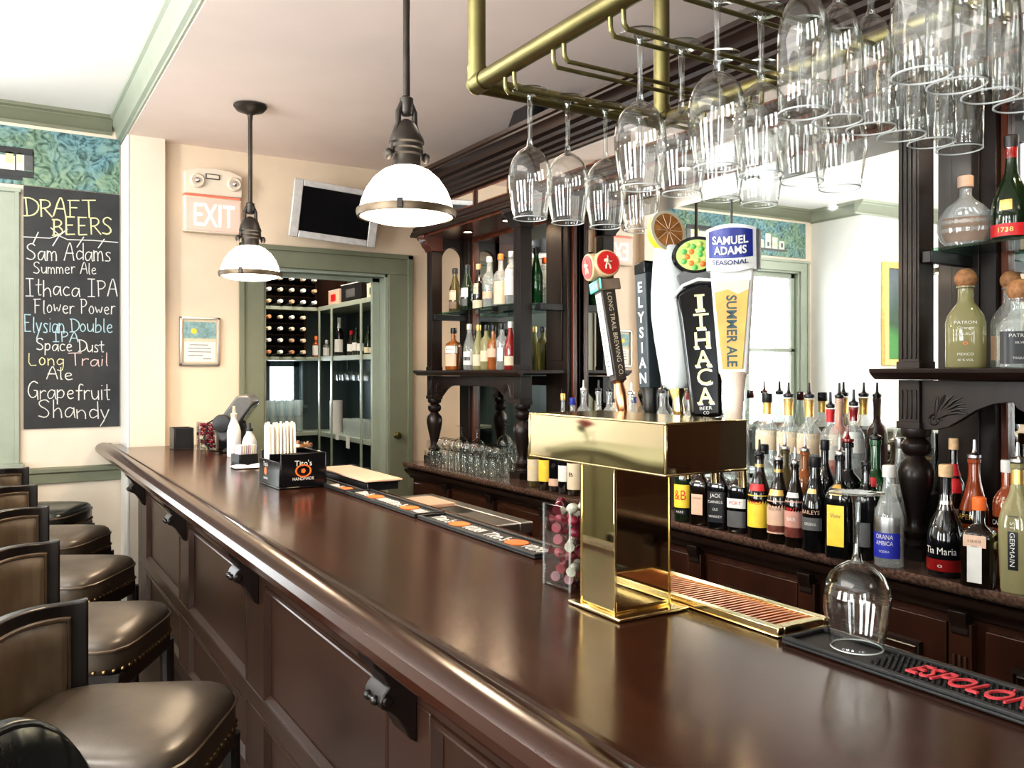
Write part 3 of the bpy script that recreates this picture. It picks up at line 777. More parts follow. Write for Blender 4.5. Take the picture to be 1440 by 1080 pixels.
# ================================================================ THINGS ON THE BAR
# napkin caddy
nc = thing('napkin_caddy', 'black bar caddy with printed sides holding white paper straws', 'caddy', (.985, 3.36, BZ), math.radians(2))
cad = MB()
hx0, hx1, hy0, hy1 = -.055, .135, -.125, .125
cad.box(hx0, hx1, hy0, hy1, 0, .008)
cad.box(hx0, hx0 + .006, hy0, hy1, .008, .105).box(hx1 - .006, hx1, hy0, hy1, .008, .135).box(hx0 + .006, hx1 - .006, hy0, hy0 + .006, .008, .135).box(hx0 + .006, hx1 - .006, hy1 - .006, hy1, .008, .135)
cad.box(hx0 + .006, hx1 - .006, .012, .018, .008, .125)
obj('caddy_body', cad, M['black_gloss'], nc, .002)
tx = MB()
text_plane(tx, "Tito's", (.04, hy0 - .001, .098), (1, 0, 0), (0, 0, 1), .022, None, 0)
text_plane(tx, 'HANDMADE', (.04, hy0 - .001, .038), (1, 0, 0), (0, 0, 1), .012, .085, 0)
tx.lathe([(.020, 0), (.025, 0), (.025, .001), (.020, .001)], 24, closed=True, m=1, M=Matrix.Translation((.04, hy0 - .0005, .068)) @ Matrix.Rotation(PI / 2, 4, 'X') @ Matrix.Scale(1.3, 4, (1, 0, 0)))
tx.lathe([(.010, 0), (.010, .001), (0, .001)], 5, m=1, M=Matrix.Translation((.04, hy0 - .0005, .068)) @ Matrix.Rotation(PI / 2, 4, 'X'))
obj('printed_lettering', tx, [M['white'], M['orange']], nc); tx = MB()
text_plane(tx, "Tito's", (hx0 - .001, .04, .086), (0, -1, 0), (0, 0, 1), .018, None, 0)
tx.lathe([(.015, 0), (.015, .001), (0, .001)], 16, m=1, M=Matrix.Translation((hx0 - .0005, .04, .058)) @ Matrix.Rotation(-PI / 2, 4, 'Y'))
text_plane(tx, 'HANDMADE', (hx0 - .001, .04, .03), (0, -1, 0), (0, 0, 1), .009, .05, 0)
obj('printed_lettering', tx, [M['white'], M['orange']], nc)
k = 0; s0 = None
for i in range(7):
    for j in range(8):
        x = .985 - .040 + j * .0145 + rnd.uniform(-.001, .001); y = 3.36 + .030 + i * .0125 + rnd.uniform(-.001, .001); z = BZ + .009
        lean = (rnd.uniform(-.05, .05), rnd.uniform(-.07, .02))
        if s0 is None:
            s0 = obj('paper_straw', MB().cyl((0, 0, 0), (0, 0, .232), .0046, 8), M['creampaper_l'] if 'creampaper_l' in M else mat('straw_paper', (.84, .77, .66), .6, var=.05)); s = s0
            tag(s0, 'white wrapped straw standing in the black printed caddy', 'straw', 'wrapped straws in the printed caddy')
        else:
            s = s0.copy(); C.objects.link(s)
        s.location = (x, y, z); s.rotation_euler = (lean[0] * .3, lean[1] * .4, 0); s.scale = (1, 1, rnd.uniform(.94, 1.04))

# far end: two black boxes, jar of sweets, bottles, sugar caddy, till
def openbox(name, label, x0, x1, y0, y1, h, matn):
    t = thing(name, label, 'caddy', ((x0 + x1) / 2, (y0 + y1) / 2, BZ)); a, b_ = (x1 - x0) / 2, (y1 - y0) / 2
    m = MB().box(-a, a, -b_, b_, 0, .006).box(-a, -a + .006, -b_, b_, .006, h).box(a - .006, a, -b_, b_, .006, h).box(-a + .006, a - .006, -b_, -b_ + .006, .006, h).box(-a + .006, a - .006, b_ - .006, b_, .006, h)
    obj('caddy_body', m, M[matn], t, .002)
    obj('divider', MB().box(-.003, .003, -b_ + .007, b_ - .007, .006, h * .9), M[matn], t)
    return t
openbox('napkin_box', 'plain black open box at the wall end of the bar', .895, 1.005, 5.20, 5.34, .125, 'black')
openbox('napkin_box', 'small black box behind the far jar of sweets', 1.135, 1.19, 5.15, 5.23, .12, 'black')
def sweet_mesh(name, col):
    m = MB().sphere((0, 0, 0), .011, 10, sx=1.25)
    for s in (-1, 1):
        m.lathe([(.003, 0), (.006, .004), (.011, .011)], 8, M=Matrix.Translation((s * .012, 0, 0)) @ Matrix.Rotation(s * PI / 2, 4, 'Y'))
    return obj(name, m, col)
SC = [mat('red_wrapper', (.20, .014, .032), .25, var=.3), mat('pink_wrapper', (.30, .055, .085), .25, var=.3), mat('pale_wrapper', (.46, .43, .34), .25, var=.2), mat('maroon_wrapper', (.11, .01, .022), .25, var=.3)]
def jar(label, x, y, w, h, n, sl, grp):
    t = thing('sweet_jar', label, 'jar', (x, y, BZ)); a = w / 2
    m = MB().box(-a, a, -a, a, 0, .005).box(-a, -a + .003, -a, a, .005, h).box(a - .003, a, -a, a, .005, h).box(-a + .003, a - .003, -a, -a + .003, .005, h).box(-a + .003, a - .003, a - .003, a, .005, h)
    obj('acrylic_box', m, M['g_plexi'], t, .0015)
    for sx in (-1, 1):
        for sy in (-1, 1): obj('corner_strip', MB().box(sx * a - .0015, sx * a + .0015, sy * a - .0015, sy * a + .0015, 0, h), M['g_pale'], t)
    per = 4 if w < .1 else 5; idx = 0; z = BZ + .019
    while idx < n:
        for q in range(per):
            if idx >= n: break
            c = SC[rnd.choice((0, 0, 1, 3, 0, 2))]
            s = sweet_mesh('wrapped_sweet', c); tag(s, sl, 'sweet', grp)
            k = w * .25
            ox, oy = [(-k, -k), (k, -k), (-k, k), (k, k), (0, 0)][q]
            ox, oy = (ox * .9 + rnd.uniform(-.004, .004), oy * .9 + rnd.uniform(-.004, .004))
            s.location = (x + ox + rnd.uniform(-.002, .002), y + oy + rnd.uniform(-.002, .002), z + (.0125 if q == 4 else 0)); s.rotation_euler = (rnd.uniform(-.3, .3), rnd.uniform(-.3, .3), rnd.choice((.785, -.785, .6, 2.2)))
            idx += 1
        z += .0245
    return t
jar('tall clear box of wrapped sweets in front of the brass beer tower', 1.052, 1.468, .096, .172, 27, 'wrapped sweet in the clear box by the brass beer tower', 'sweets by the beer tower')
jar('clear box of wrapped sweets at the wall end of the bar', 1.068, 5.17, .09, .16, 24, 'wrapped sweet in the far clear box by the wall', 'sweets at the wall end')
def pourbottle(label, x, y, h, r, body, cap):
    t = thing('mixer_bottle', label, 'bottle', (x, y, BZ))
    obj('bottle_body', MB().lathe([(r * .95, 0), (r, .01), (r, h * .55), (r * .8, h * .68), (r * .45, h * .82), (r * .4, h * .88)], 20), M[body], t)
    obj('cap', MB().lathe([(r * .5, h * .88), (r * .5, h * .95), (r * .25, h * .97), (r * .2, h * 1.12), (0, h * 1.12)], 14), M[cap], t)
pourbottle('tall white mixer bottle beside the till', 1.10, 4.64, .24, .036, 'white_gl', 'creampaper')
pourbottle('shorter white mixer bottle with black top by the sugar packets', 1.12, 4.40, .17, .036, 'white_gl', 'black')
sg = thing('packet_caddy', 'small black caddy of pastel sugar packets on the bar', 'caddy', (1.06, 4.255, BZ), .2)
obj('caddy_body', MB().box(-.05, .05, -.045, .045, 0, .008).box(-.05, -.044, -.045, .045, .008, .05).box(.044, .05, -.045, .045, .008, .05).box(-.044, .044, -.045, -.04, .008, .05).box(-.044, .044, .04, .045, .008, .05), M['black'], sg, .002)
pc = [mat('pink_packet', (.75, .45, .52), .6), mat('white_packet', (.82, .80, .78), .6), mat('lemon_packet', (.80, .74, .40), .6), mat('lilac_packet', (.55, .5, .68), .6)]
for i in range(8):
    p = obj('sugar_packet', MB().box(-.0025, .0025, -.032, .032, 0, .085), pc[i % 4]); p.location = (1.06 - .037 + i * .0105, 4.255 + (i - 3.5) * .002, BZ + .0085); p.rotation_euler = (0, .1, .2)
    tag(p, ['pink', 'white', 'lemon', 'lilac'][i % 4] + ' sugar packet in the small black caddy, ' + ['nearer the stools', 'nearer the back bar'][i // 4], 'sugar packet', 'sugar packets')
nk = obj('paper_napkin', MB().sheet(lambda u, v: (-.07 + .14 * u, -.06 + .12 * v, .004 + .012 * abs(math.sin(u * 5)) * math.sin(v * 4) ** 2), 8, 8), M['white'], loc=(1.03, 4.08, BZ))
tag(nk, 'crumpled white napkin lying between sugar caddy and straws', 'napkin')
# till (touch terminal seen from its side)
tl = thing('till_terminal', 'dark grey touchscreen till tilted on its stand at the far bar', 'till', (1.20, 4.93, BZ), math.radians(-20))
T = Matrix.Translation((-.02, 0, .20)) @ Matrix.Rotation(math.radians(35), 4, 'Y')
obj('screen_housing', MB().prism([(-.05, -.10), (.02, -.14), (.05, -.13), (.05, .13), (.0, .15), (-.05, .11)], -.18, .18, 'y', M=T), M['grey_pl'], tl, .012)
obj('screen', MB().box(.051, .054, -.16, .16, -.115, .115, M=T), M['black_gloss'], tl)
obj('stand', MB().box(-.08, .09, -.09, .09, 0, .02).prism([(-.03, .02), (.05, .02), (.03, .17), (-.03, .17)], -.05, .05, 'y'), M['black'], tl, .006)
obj('card_reader', MB().lathe([(.0, 0), (.045, 0), (.05, .012), (.045, .03), (.02, .034), (0, .034)], 20, M=Matrix.Translation((-.07, -.19, .17)) @ Matrix.Rotation(PI / 2, 4, 'X')), M['black'], tl)
obj('cable', MB().tube([(-.10, -.12, .20), (-.15, -.14, .17), (-.17, -.15, .09), (-.14, -.15, .02), (-.08, -.10, .006)], .004, 6), M['black'], tl)
# menus on a black holder and garnish jars behind the straws
mh = thing('menu_holder', 'tan menu board lying on a black tray at the back of the bar', 'menu holder', (1.258, 3.28, BZ))
obj('tray', MB().box(-.052, .075, -.26, .26, .001, .030).box(-.055, .08, -.265, .265, .030, .036), M['black'], mh, .003)
obj('menu_board', MB().box(-.065, .085, -.275, .275, .0365, .043), M['tan'], mh, .001)
for j, (x, y, lb) in enumerate(((1.20, 3.80, 'glass jar of straws and picks behind the printed caddy'), (1.19, 3.96, 'second glass jar of garnish picks nearer the till'))):
    t = thing('garnish_jar', lb, 'jar', (x, y, BZ))
    obj('jar_glass', MB().lathe([(.044, 0), (.046, .005), (.046, .12), (.043, .12), (.043, .008), (0, .008)], 20), M['g_clear'], t)
    obj('lid_ring', MB().lathe([(.047, .112), (.049, .114), (.049, .126), (.046, .126), (.046, .112)], 20, closed=True), M['copper'], t)
    pk = MB()
    for q in range(14):
        a = q * 2.4; pk.cyl((.02 * math.cos(a), .02 * math.sin(a), .012), (.034 * math.cos(a), .034 * math.sin(a), .135), .0022, 5, q % 2)
    obj('garnish_picks', pk, [M['corklite'], M['black']], t)
ln = thing('lime_wedge_tray', 'green lime wedge resting on the tan menu board end', 'fruit', (1.27, 2.975, BZ)) if False else None

# rubber rail mats with printed pattern
def rail_mat(label, y0, y1, x0=1.128, x1=1.222):
    t = thing('bar_mat', label, 'bar mat', ((x0 + x1) / 2, (y0 + y1) / 2, BZ)); a, b_ = (x1 - x0) / 2, (y1 - y0) / 2
    m = MB().box(-a, a, -b_, b_, .0005, .006).box(-a, -a + .010, -b_, b_, .006, .013).box(a - .010, a, -b_, b_, .006, .013).box(-a + .01, a - .01, -b_, -b_ + .01, .006, .013).box(-a + .01, a - .01, b_ - .01, b_, .006, .013)
    obj('rubber_sheet', m, M['rubber'], t, .002)
    return t
def nubs(t, y0, y1, w=.034):
    m = MB(); y = y0
    while y < y1:
        for i in range(-4, 5):
            m.lathe([(.0026, .006), (.0022, .0115), (0, .0115)], 6, (i * w / 4, y + (i % 2) * .0045, 0))
        y += .009
    o = obj('nub_grid', m, M['rubber'], t); o['kind'] = 'stuff'
em = rail_mat('black rubber bar mat with raised red lettering under the upturned glass', .42, .975, 1.118, 1.222)
mid = (.42 + .975) / 2
nubs(em, -.265, .128)
t = MB(); text_plane(t, 'ESPOLÒN', (.0, .680 - mid, .0150), (0, -1, 0), (1, 0, 0), .047, .166, shear=.12, depth=.003)
obj('raised_lettering', t, M['redmat'], em, label='raised red letters')
for (y0, y1, lb) in ((2.40, 3.00, 'black rubber bar mat with pale and orange print nearest the tan menu board'), (1.72, 2.38, 'black rubber bar mat with pale and orange print between sweets and menu board')):
    t = rail_mat(lb, y0, y1, 1.112, 1.215); L2 = (y1 - y0)
    for q in (0.27, .75):
        yc = y1 - L2 * q - (y0 + y1) / 2
        m = MB(); text_plane(m, "Tito's", (.0, yc + .095, .0085), (0, -1, 0), (1, 0, 0), .045, .11, 0, depth=.002)
        obj('raised_lettering', m, M['white'], t, label='pale raised word'); m = MB()
        text_plane(m, 'VODKA', (.0, yc - .095, .0085), (0, -1, 0), (1, 0, 0), .040, .10, 0, depth=.002)
        obj('printed_oval', MB().lathe([(.030, .0062), (.030, .0085), (0, .0085)], 24, (0, yc, 0), 0, sx=1, sy=1.25), M['orange'], t, label='orange printed oval')
        obj('raised_lettering', m, M['white'], t, label='pale raised word')
t = rail_mat('black rubber bar mat half hidden beside the straw caddy', 3.02, 3.60, 1.112, 1.186)
m = MB(); text_plane(m, "Tito's", (.0, -.12, .0085), (0, -1, 0), (1, 0, 0), .040, .10, 0, depth=.002)
obj('printed_oval', MB().lathe([(.026, .0062), (.026, .0085), (0, .0085)], 24, (0, -.215, 0), 0, sx=1, sy=1.25), M['orange'], t, label='orange printed oval')
obj('raised_lettering', m, M['white'], t, label='pale raised word')

# brass drip tray
dt = thing('drip_tray', 'long polished brass drip tray with slotted grille beside the beer tower', 'drip tray', (1.199, 1.20, BZ))
a, b_ = .066, .205
m = MB().box(-a, a, -b_, b_, .0005, .004).box(-a, -a + .016, -b_, b_, .004, .017).box(a - .016, a, -b_, b_, .004, .017).box(-a + .016, a - .016, -b_, -b_ + .018, .004, .017).box(-a + .016, a - .016, b_ - .018, b_, .004, .017)
obj('tray_frame', m, M['brass_lite'], dt, .003)
m = MB()
for i in range(30): m.box(-a + .016, a - .016, -b_ + .022 + i * .0125, -b_ + .0285 + i * .0125, .009, .014)
m.box(-.003, .003, -b_ + .018, b_ - .018, .006, .0088)
obj('slotted_grille', m, M['copper'], dt, .001)

# service well behind the bar
sv = thing('service_station', 'stainless steel service station behind the bar below the rail mats', 'sink', (1.56, 3.2, 0))
obj('cabinet', MB().box(-.20, .20, -.42, .42, .1, .90), M['steel'], sv, .004)
obj('steel_top', MB().box(-.22, -.16, -.44, .44, .90, .945).box(.16, .22, -.44, .44, .90, .945).box(-.16, .16, -.44, -.12, .90, .945).box(-.16, .16, .3, .44, .90, .945).box(-.16, .16, -.12, .30, .90, .91), M['steel'], sv, .006)
for sx in (-.17, .17):
    for sy in (-.38, .38): obj('leg', MB().cyl((sx, sy, 0), (sx, sy, .1), .018, 10), M['steel'], sv)
ct = obj('cutting_board', MB().box(-.13, .13, -.12, .12, 0, .018), M['tan'], loc=(1.56, 3.35, .9455), bev=.004)
tag(ct, 'tan cutting board laid over the steel service station', 'cutting board')
# ================================================================ BEER TOWER
bt = thing('beer_tower', 'polished brass T-shaped beer tower with five tap handles on the bar', 'beer tower', (1.04, 1.28, BZ))
TO = (1.04, 1.28, BZ)
obj('base_plate', local(MB().box(.958, 1.126, 1.203, 1.362, BZ + .0005, BZ + .007), TO), M['brass_lite'], bt, .002)
obj('column', local(MB().box(.972, 1.104, 1.232, 1.336, BZ + .007, 1.352), TO), M['brass'], bt, .004)
BX0, BX1, BY0, BY1 = .958, 1.150, 1.080, 1.500
box = MB()
nn = 26                          # front face is slightly rippled sheet brass
box.sheet(lambda u, v: (BX0 + .0002 * math.sin(u * 8 + 1) * math.sin(v * 3), BY0 + .004 + (BY1 - BY0 - .008) * u, 1.349 + .084 * v), nn, 6)
box.box(BX0 + .004, BX1, BY0 + .002, BY1 - .002, 1.349, 1.433)
obj('tap_box', local(box, TO), M['brass'], bt)
e = MB()
for z in (1.3465, 1.4335): e.box(BX0 - .0015, BX1 + .001, BY0 - .001, BY1 + .001, z - .002, z + .002)
for y in (BY0, BY1): e.box(BX0 - .0015, BX0 + .003, y - .002, y + .002, 1.349, 1.431)
obj('edge_trim', local(e, TO), M['brass_lite'], bt, .0015)
e = MB()
for x, y in ((.972, 1.232), (.972, 1.336), (1.104, 1.232)): e.box(x - .0015, x + .0015, y - .0015, y + .0015, BZ + .007, 1.346)
obj('corner_trim', local(e, TO), M['brass_lite'], bt)
TX = 1.205
TAPY = [1.500, 1.405, 1.318, 1.238, 1.165]
TAPN = ['slim dark post tap handle with two red roundels', 'dark slate square tap handle with stacked white letters', 'white bottle-shaped tap handle topped by half a lemon', 'black tap handle with ornate gold letters and green oval', 'amber pint-glass tap handle with blue and white crest']
for y in TAPY:
    f = MB().cyl((BX1, y, 1.40), (BX1 + .03, y, 1.40), .014, 14).cyl((BX1 + .03, y, 1.40), (TX, y, 1.395), .011, 12)
    f.lathe([(.014, 1.37), (.019, 1.378), (.019, 1.405), (.013, 1.415), (.009, 1.43), (.009, 1.44)], 14, (TX, y, 0))
    f.tube([(TX, y, 1.385), (TX + .012, y, 1.365), (TX + .022, y, 1.335), (TX + .024, y, 1.30)], [.012, .011, .0095, .009], 12)
    obj('faucet', local(f, TO), M['brass_lite'], bt)
def handle(i, loc, rz, lean):
    return Matrix.Translation((loc[0] - TO[0], loc[1] - TO[1], loc[2] - TO[2])) @ Matrix.Rotation(rz, 4, 'Z') @ Matrix.Rotation(lean, 4, 'Y')
def tapmesh(mb, Mx): mb.v = [tuple(Mx @ Vector(v)) for v in mb.v]; return mb
ux, uz = (1, 0, 0), (0, 0, 1)
def vert_text(mb, t, o, h, step, m=0, width=None, bold=False):
    for k, c in enumerate(t): text_plane(mb, c, (o[0], o[1], o[2] - k * step), ux, uz, h, width, m, bold=bold)
# --- 1: dark post, wooden head, red roundels (local: front -y, side +x)
D90 = -PI / 2
X1 = Matrix.Translation((TX - TO[0], TAPY[0] - TO[1], 1.44 - BZ)) @ Matrix.Rotation(math.radians(-10), 4, 'X') @ Matrix.Rotation(math.radians(-3), 4, 'Y') @ Matrix.Rotation(math.radians(-102), 4, 'Z')
hb = MB().lathe([(.010, -.012), (.013, 0), (.015, .03), (.011, .055), (.015, .06)], 14)
h1 = obj('tap_handle', tapmesh(hb, X1), M['copper'], bt, label=TAPN[0])
post = MB().prism([(-.017, -.017), (.017, -.017), (.017, .017), (-.017, .017)], .06, .30, 'z')
for v in range(len(post.v)):
    x, y, z = post.v[v]; k = .85 + .25 * (z - .06) / .24; post.v[v] = (x * k, y * k, z)
obj('post', tapmesh(post, X1), mat('dark_post', (.045, .035, .028), .4), h1, .003)
b = MB().box(-.0135, .0135, -.0192, -.0175, .075, .262)
obj('white_strip', tapmesh(b, X1), M['white'], h1, label='white front strip')
t = MB(); text_plane(t, 'LONG TRAIL ALE', (0, -.0196, .17), (0, 0, -1), (1, 0, 0), .012, .165, 0)
obj('front_lettering', tapmesh(t, X1), M['grey_pl'], h1)
t = MB(); text_plane(t, 'LONG TRAIL BREWING CO.', (.0188, 0, .165), (0, 0, -1), (0, 1, 0), .011, .19, 0)
obj('side_lettering', tapmesh(t, X1), M['creampaper'], h1)
w_ = mat('pale_wood', (.60, .42, .24), .4, scale=30, stretch=(1, 1, 6))
hd = MB().cyl((0, -.035, .325), (0, .020, .325), .031, 28).cyl((-.020, 0, .325), (.035, 0, .325), .031, 28)
ho = obj('wooden_head', tapmesh(hd, X1), w_, h1, .003, label='pale wood double roundel')
em_ = MB()
em_.cyl((0, -.0365, .325), (0, -.0352, .325), .0265, 24, 0).cyl((.0352, 0, .325), (.0365, 0, .325), .0265, 24, 0)
def walker(mb, o, a, m=1):      # small white hiker mark
    a = Vector(a); up = Vector((0, 0, 1)); o = Vector(o)
    P = lambda x, y: tuple(o + a * x + up * y)
    mb.tube([P(.000, .013), P(.001, .0131)], .0036, 6, m)
    mb.tube([P(-.001, .009), P(-.002, .001)], .0044, 6, m); mb.tube([P(-.006, .008), P(-.007, .002)], .003, 6, m)
    mb.tube([P(-.002, .0), P(-.006, -.007), P(-.007, -.014)], .0022, 6, m); mb.tube([P(-.001, .0), P(.004, -.007), P(.004, -.015)], .0022, 6, m)
    mb.tube([P(.0, .007), P(.006, .002), P(.010, .003)], .0016, 6, m)
walker(em_, (0, -.0368, .325), (1, 0, 0)); walker(em_, (.0368, 0, .325), (0, 1, 0))
obj('red_roundel', tapmesh(em_, X1), [M['red'], M['creampaper']], ho, label='red roundels with pale walking figure')
s = MB().box(-.030, .030, -.024, -.019, .268, .293)
so = obj('teal_plaque', tapmesh(s, X1), M['teal'], h1, .004, label='teal plaque')
t = MB(); text_plane(t, 'LONG TRAIL', (0, -.0245, .2805), ux, uz, .009, .046); obj('plaque_lettering', tapmesh(t, X1), M['white'], so)
obj('side_plaque', tapmesh(MB().box(.019, .024, -.028, .030, .266, .292), X1), M['brown'], h1, .003)
# --- 2: slate square handle
X2 = Matrix.Translation((TX - TO[0], TAPY[1] - TO[1], 1.44 - BZ)) @ Matrix.Rotation(math.radians(-3), 4, 'X') @ Matrix.Rotation(D90, 4, 'Z')
h2 = obj('tap_handle', tapmesh(MB().lathe([(.012, -.012), (.016, 0), (.016, .03), (.019, .045)], 14), X2), M['black'], bt, label=TAPN[1])
ps = MB().prism([(-.0175, -.0175), (.0175, -.0175), (.0175, .0175), (-.0175, .0175)], .045, .315, 'z')
obj('post', tapmesh(ps, X2), mat('slate_paint', (.035, .045, .052), .35), h2, .003)
obj('top_cap', tapmesh(MB().prism([(-.0175, .29), (.0175, .29), (.0175, .318), (-.0175, .312)], -.0185, .0185, 'y'), X2), M['black_gloss'], h2, .002)
t = MB(); vert_text(t, 'ELYSIAN', (0, -.0182, .262), .0225, .0325, bold=True)
obj('front_lettering', tapmesh(t, X2), M['white'], h2, label='stacked white letters')
# --- 3: white bottle and lemon
X3 = Matrix.Translation((TX - TO[0], TAPY[2] - TO[1], 1.44 - BZ)) @ Matrix.Rotation(math.radians(-6), 4, 'X') @ Matrix.Rotation(math.radians(-50), 4, 'Z')
h3 = obj('tap_handle', tapmesh(MB().lathe([(.010, -.012), (.013, 0), (.011, .02), (.016, .035), (.018, .045)], 14), X3), M['brass_lite'], bt, label=TAPN[2])
prof = [(.018, .045), (.030, .055), (.034, .09), (.040, .15), (.043, .20), (.040, .25), (.032, .31), (.026, .34), (.020, .345), (0, .345)]
wh = mat('white_glaze', (.56, .59, .57), .3, var=.04)
obj('bottle_body', tapmesh(MB().lathe(prof, 28, sx=1, sy=.62), X3), wh, h3)
mb = MB().box(-.012, .022, -.030, -.024, .13, .155); obj('red_tag', tapmesh(mb, X3 @ Matrix.Rotation(.35, 4, 'Y')), mat('salmon_tag', (.65, .25, .20), .5), h3)
LM = Matrix.Translation(X3 @ Vector((0, 0, .375))) @ Matrix.Rotation(math.radians(-6), 4, 'Z') @ Matrix.Rotation(math.radians(80), 4, 'X')
lm = MB()
prof = [(0, -.040), (.008, -.039), (.022, -.033), (.034, -.020), (.041, -.004), (.043, .008)]
lm.lathe([(r, z) for r, z in prof], 28)
lo = obj('lemon_half', tapmesh(lm, LM), mat('lemon_rind', (.82, .68, .05), .45, scale=60, var=.08, bump=.2), h3, label='yellow lemon half')
sl_ = MB().lathe([(.0435, .0075), (.0435, .010), (.0365, .0105), (.0365, .0095)], 28, m=0).lathe([(.0365, .0098), (0, .0098)], 28, m=1)
for k in range(10):
    a = k * PI / 5; sl_.tube([(.004 * math.cos(a), .004 * math.sin(a), .0102), (.035 * math.cos(a), .035 * math.sin(a), .0102)], .0008, 4, 2)
obj('cut_face', tapmesh(sl_, LM), [mat('pith', (.50, .44, .32), .6), mat('orange_pulp', (.55, .25, .07), .45, scale=70, var=.25), M['tan']], lo, label='orange-brown cut face')
# --- 4: black handle, gold letters
X4 = Matrix.Translation((TX - TO[0], TAPY[3] - TO[1], 1.43 - BZ)) @ Matrix.Rotation(math.radians(-5), 4, 'X') @ Matrix.Rotation(math.radians(-44), 4, 'Z')
def slab(pts, y0, y1): return MB().prism(pts, y0, y1, 'y')
h4 = obj('tap_handle', tapmesh(MB().lathe([(.012, -.012), (.016, 0), (.016, .012)], 14), X4), M['black'], bt, label=TAPN[3])
out4 = [(-.030, .0), (.030, .0), (.034, .08), (.040, .18), (.046, .252), (.030, .262), (.0, .266), (-.030, .256), (-.046, .246), (-.040, .18), (-.034, .08)]
obj('body', tapmesh(slab(out4, -.022, .020), X4), M['black_gloss'], h4, .008, seg=3)
rimz = [(-.050, .240), (-.030, .262), (0, .272), (.030, .268), (.050, .258)]
obj('rim_band', tapmesh(MB().tube([(x, -.023, z) for x, z in rimz], .0035, 8), X4), M['white'], h4)
t = MB()
for k, c in enumerate('ITHACA'):
    o = (0, -.0226, .226 - k * .0365)
    for dx, dz, dy, hh, ww, mi in ((.0014, -.0016, .0003, .0345, .030, 1), (0, 0, 0, .031, .026, 0)):
        text_plane(t, c, (dx, o[1] + dy, o[2] + dz), ux, uz, hh, ww * (.32 if c == 'I' else 1), mi)
        if c in 'IT':
            for e in ((1, -1) if c == 'I' else (-1,)): t.box(dx - .009, dx + .009, o[1] + dy - .0002, o[1] + dy, o[2] + dz + e * hh * .46 - .002, o[2] + dz + e * hh * .46 + .002, mi)
        if c in 'HA':
            for e in (-1, 1): t.box(dx + e * .011 - .005, dx + e * .011 + .005, o[1] + dy - .0002, o[1] + dy, o[2] + dz - hh * .48 - .0015, o[2] + dz - hh * .48 + .002, mi)
obj('front_lettering', tapmesh(t, X4), [mat('pale_gold', (.85, .72, .30), .4), M['white']], h4, label='pale gold stacked letters')
t = MB(); text_plane(t, 'BEER', (0, -.0226, .018), ux, uz, .007, .024); text_plane(t, 'CO', (0, -.0226, .009), ux, uz, .006, .011)
obj('small_lettering', tapmesh(t, X4), M['white'], h4)
nk_ = MB().prism([(-.034, .262), (.034, .266), (.040, .285), (.020, .30), (-.022, .296), (-.042, .283)], -.016, .016, 'y')
obj('crossed_tools', tapmesh(nk_, X4), M['grey_pl'], h4, .003)
ov = Matrix.Translation((0, -.002, .322)) @ Matrix.Rotation(PI / 2, 4, 'X')
o1 = MB().lathe([(.036, -.014), (.038, -.010), (.038, .012), (.034, .016), (0, .016)], 32, sx=1.28, sy=1, M=ov)
oo = obj('oval_emblem', tapmesh(o1, X4), M['black_gloss'], h4, label='oval green emblem in black rim')
o2 = MB().lathe([(.031, .0165), (0, .0185)], 32, sx=1.28, sy=1, M=ov, m=0)
for k in range(16):
    a = k * 2.399; r = .006 + .020 * (k / 16) ** .6
    o2.lathe([(.006, .0178), (.003, .0205), (0, .021)], 8, M=ov @ Matrix.Translation((r * 1.25 * math.cos(a), r * math.sin(a), 0)), m=1 + k % 3)
obj('painted_hops', tapmesh(o2, X4), [mat('lime_enamel', (.36, .46, .12), .4), mat('green_enamel', (.10, .36, .08), .4), M['orange'], mat('olive_enamel', (.35, .45, .10), .4)], oo)
# --- 5: pint glass handle, crest
X5 = Matrix.Translation((TX - TO[0], TAPY[4] - TO[1], 1.43 - BZ)) @ Matrix.Rotation(math.radians(-1), 4, 'X') @ Matrix.Rotation(math.radians(-52), 4, 'Z')
h5 = obj('tap_handle', tapmesh(MB().lathe([(.012, -.012), (.016, 0), (.018, .03), (.022, .075), (.026, .09)], 18), X5), mat('blush_ferrule', (.75, .58, .46), .35), bt, label=TAPN[4])
obj('glass_frame', tapmesh(slab([(-.026, .085), (.026, .085), (.040, .285), (-.040, .285)], -.012, .020), X5), M['white_gl'], h5, .004)
am = slab([(-.018, .095), (.018, .095), (.0315, .245), (.012, .236), (-.006, .246), (-.0315, .240)], -.0175, -.0122)
ao = obj('amber_front', tapmesh(am, X5), mat('amber_beer', (.52, .29, .05), .35, scale=20, var=.15), h5, label='amber beer panel')
obj('foam', tapmesh(slab([(-.0315, .240), (-.006, .246), (.012, .236), (.0315, .245), (.0335, .262), (-.0335, .262)], -.018, -.0122), X5), M['creampaper'], h5)
t = MB(); text_plane(t, 'SUMMER ALE', (0, -.0180, .167), (0, 0, -1), (1, 0, 0), .0185, .135, bold=True)
obj('front_lettering', tapmesh(t, X5), mat('dark_green_ink', (.02, .05, .05), .5), ao)
def crest(u, v):
    x = -.046 + .092 * u; y = -.028 + .030 * (abs(u - .5) * 2) ** 2 * .6
    return (x, y - .004, .287 + .074 * v - .010 * (1 - (2 * u - 1) ** 2) * (1 - v) + .006 * (1 - (2 * u - 1) ** 2) * v)
cb = MB().sheet(crest, 14, 3); cb.box(-.046, .046, -.014, .022, .283, .360)
co5 = obj('crest', tapmesh(cb, X5), M['white_gl'], h5, label='white and blue crest')
def crest2(u, v):
    p = crest(.06 + .88 * u, .28 + .64 * v); return (p[0], p[1] - .0012, p[2])
obj('blue_field', tapmesh(MB().sheet(crest2, 14, 3), X5), mat('royal_blue', (.012, .022, .19), .35, var=.1), co5)
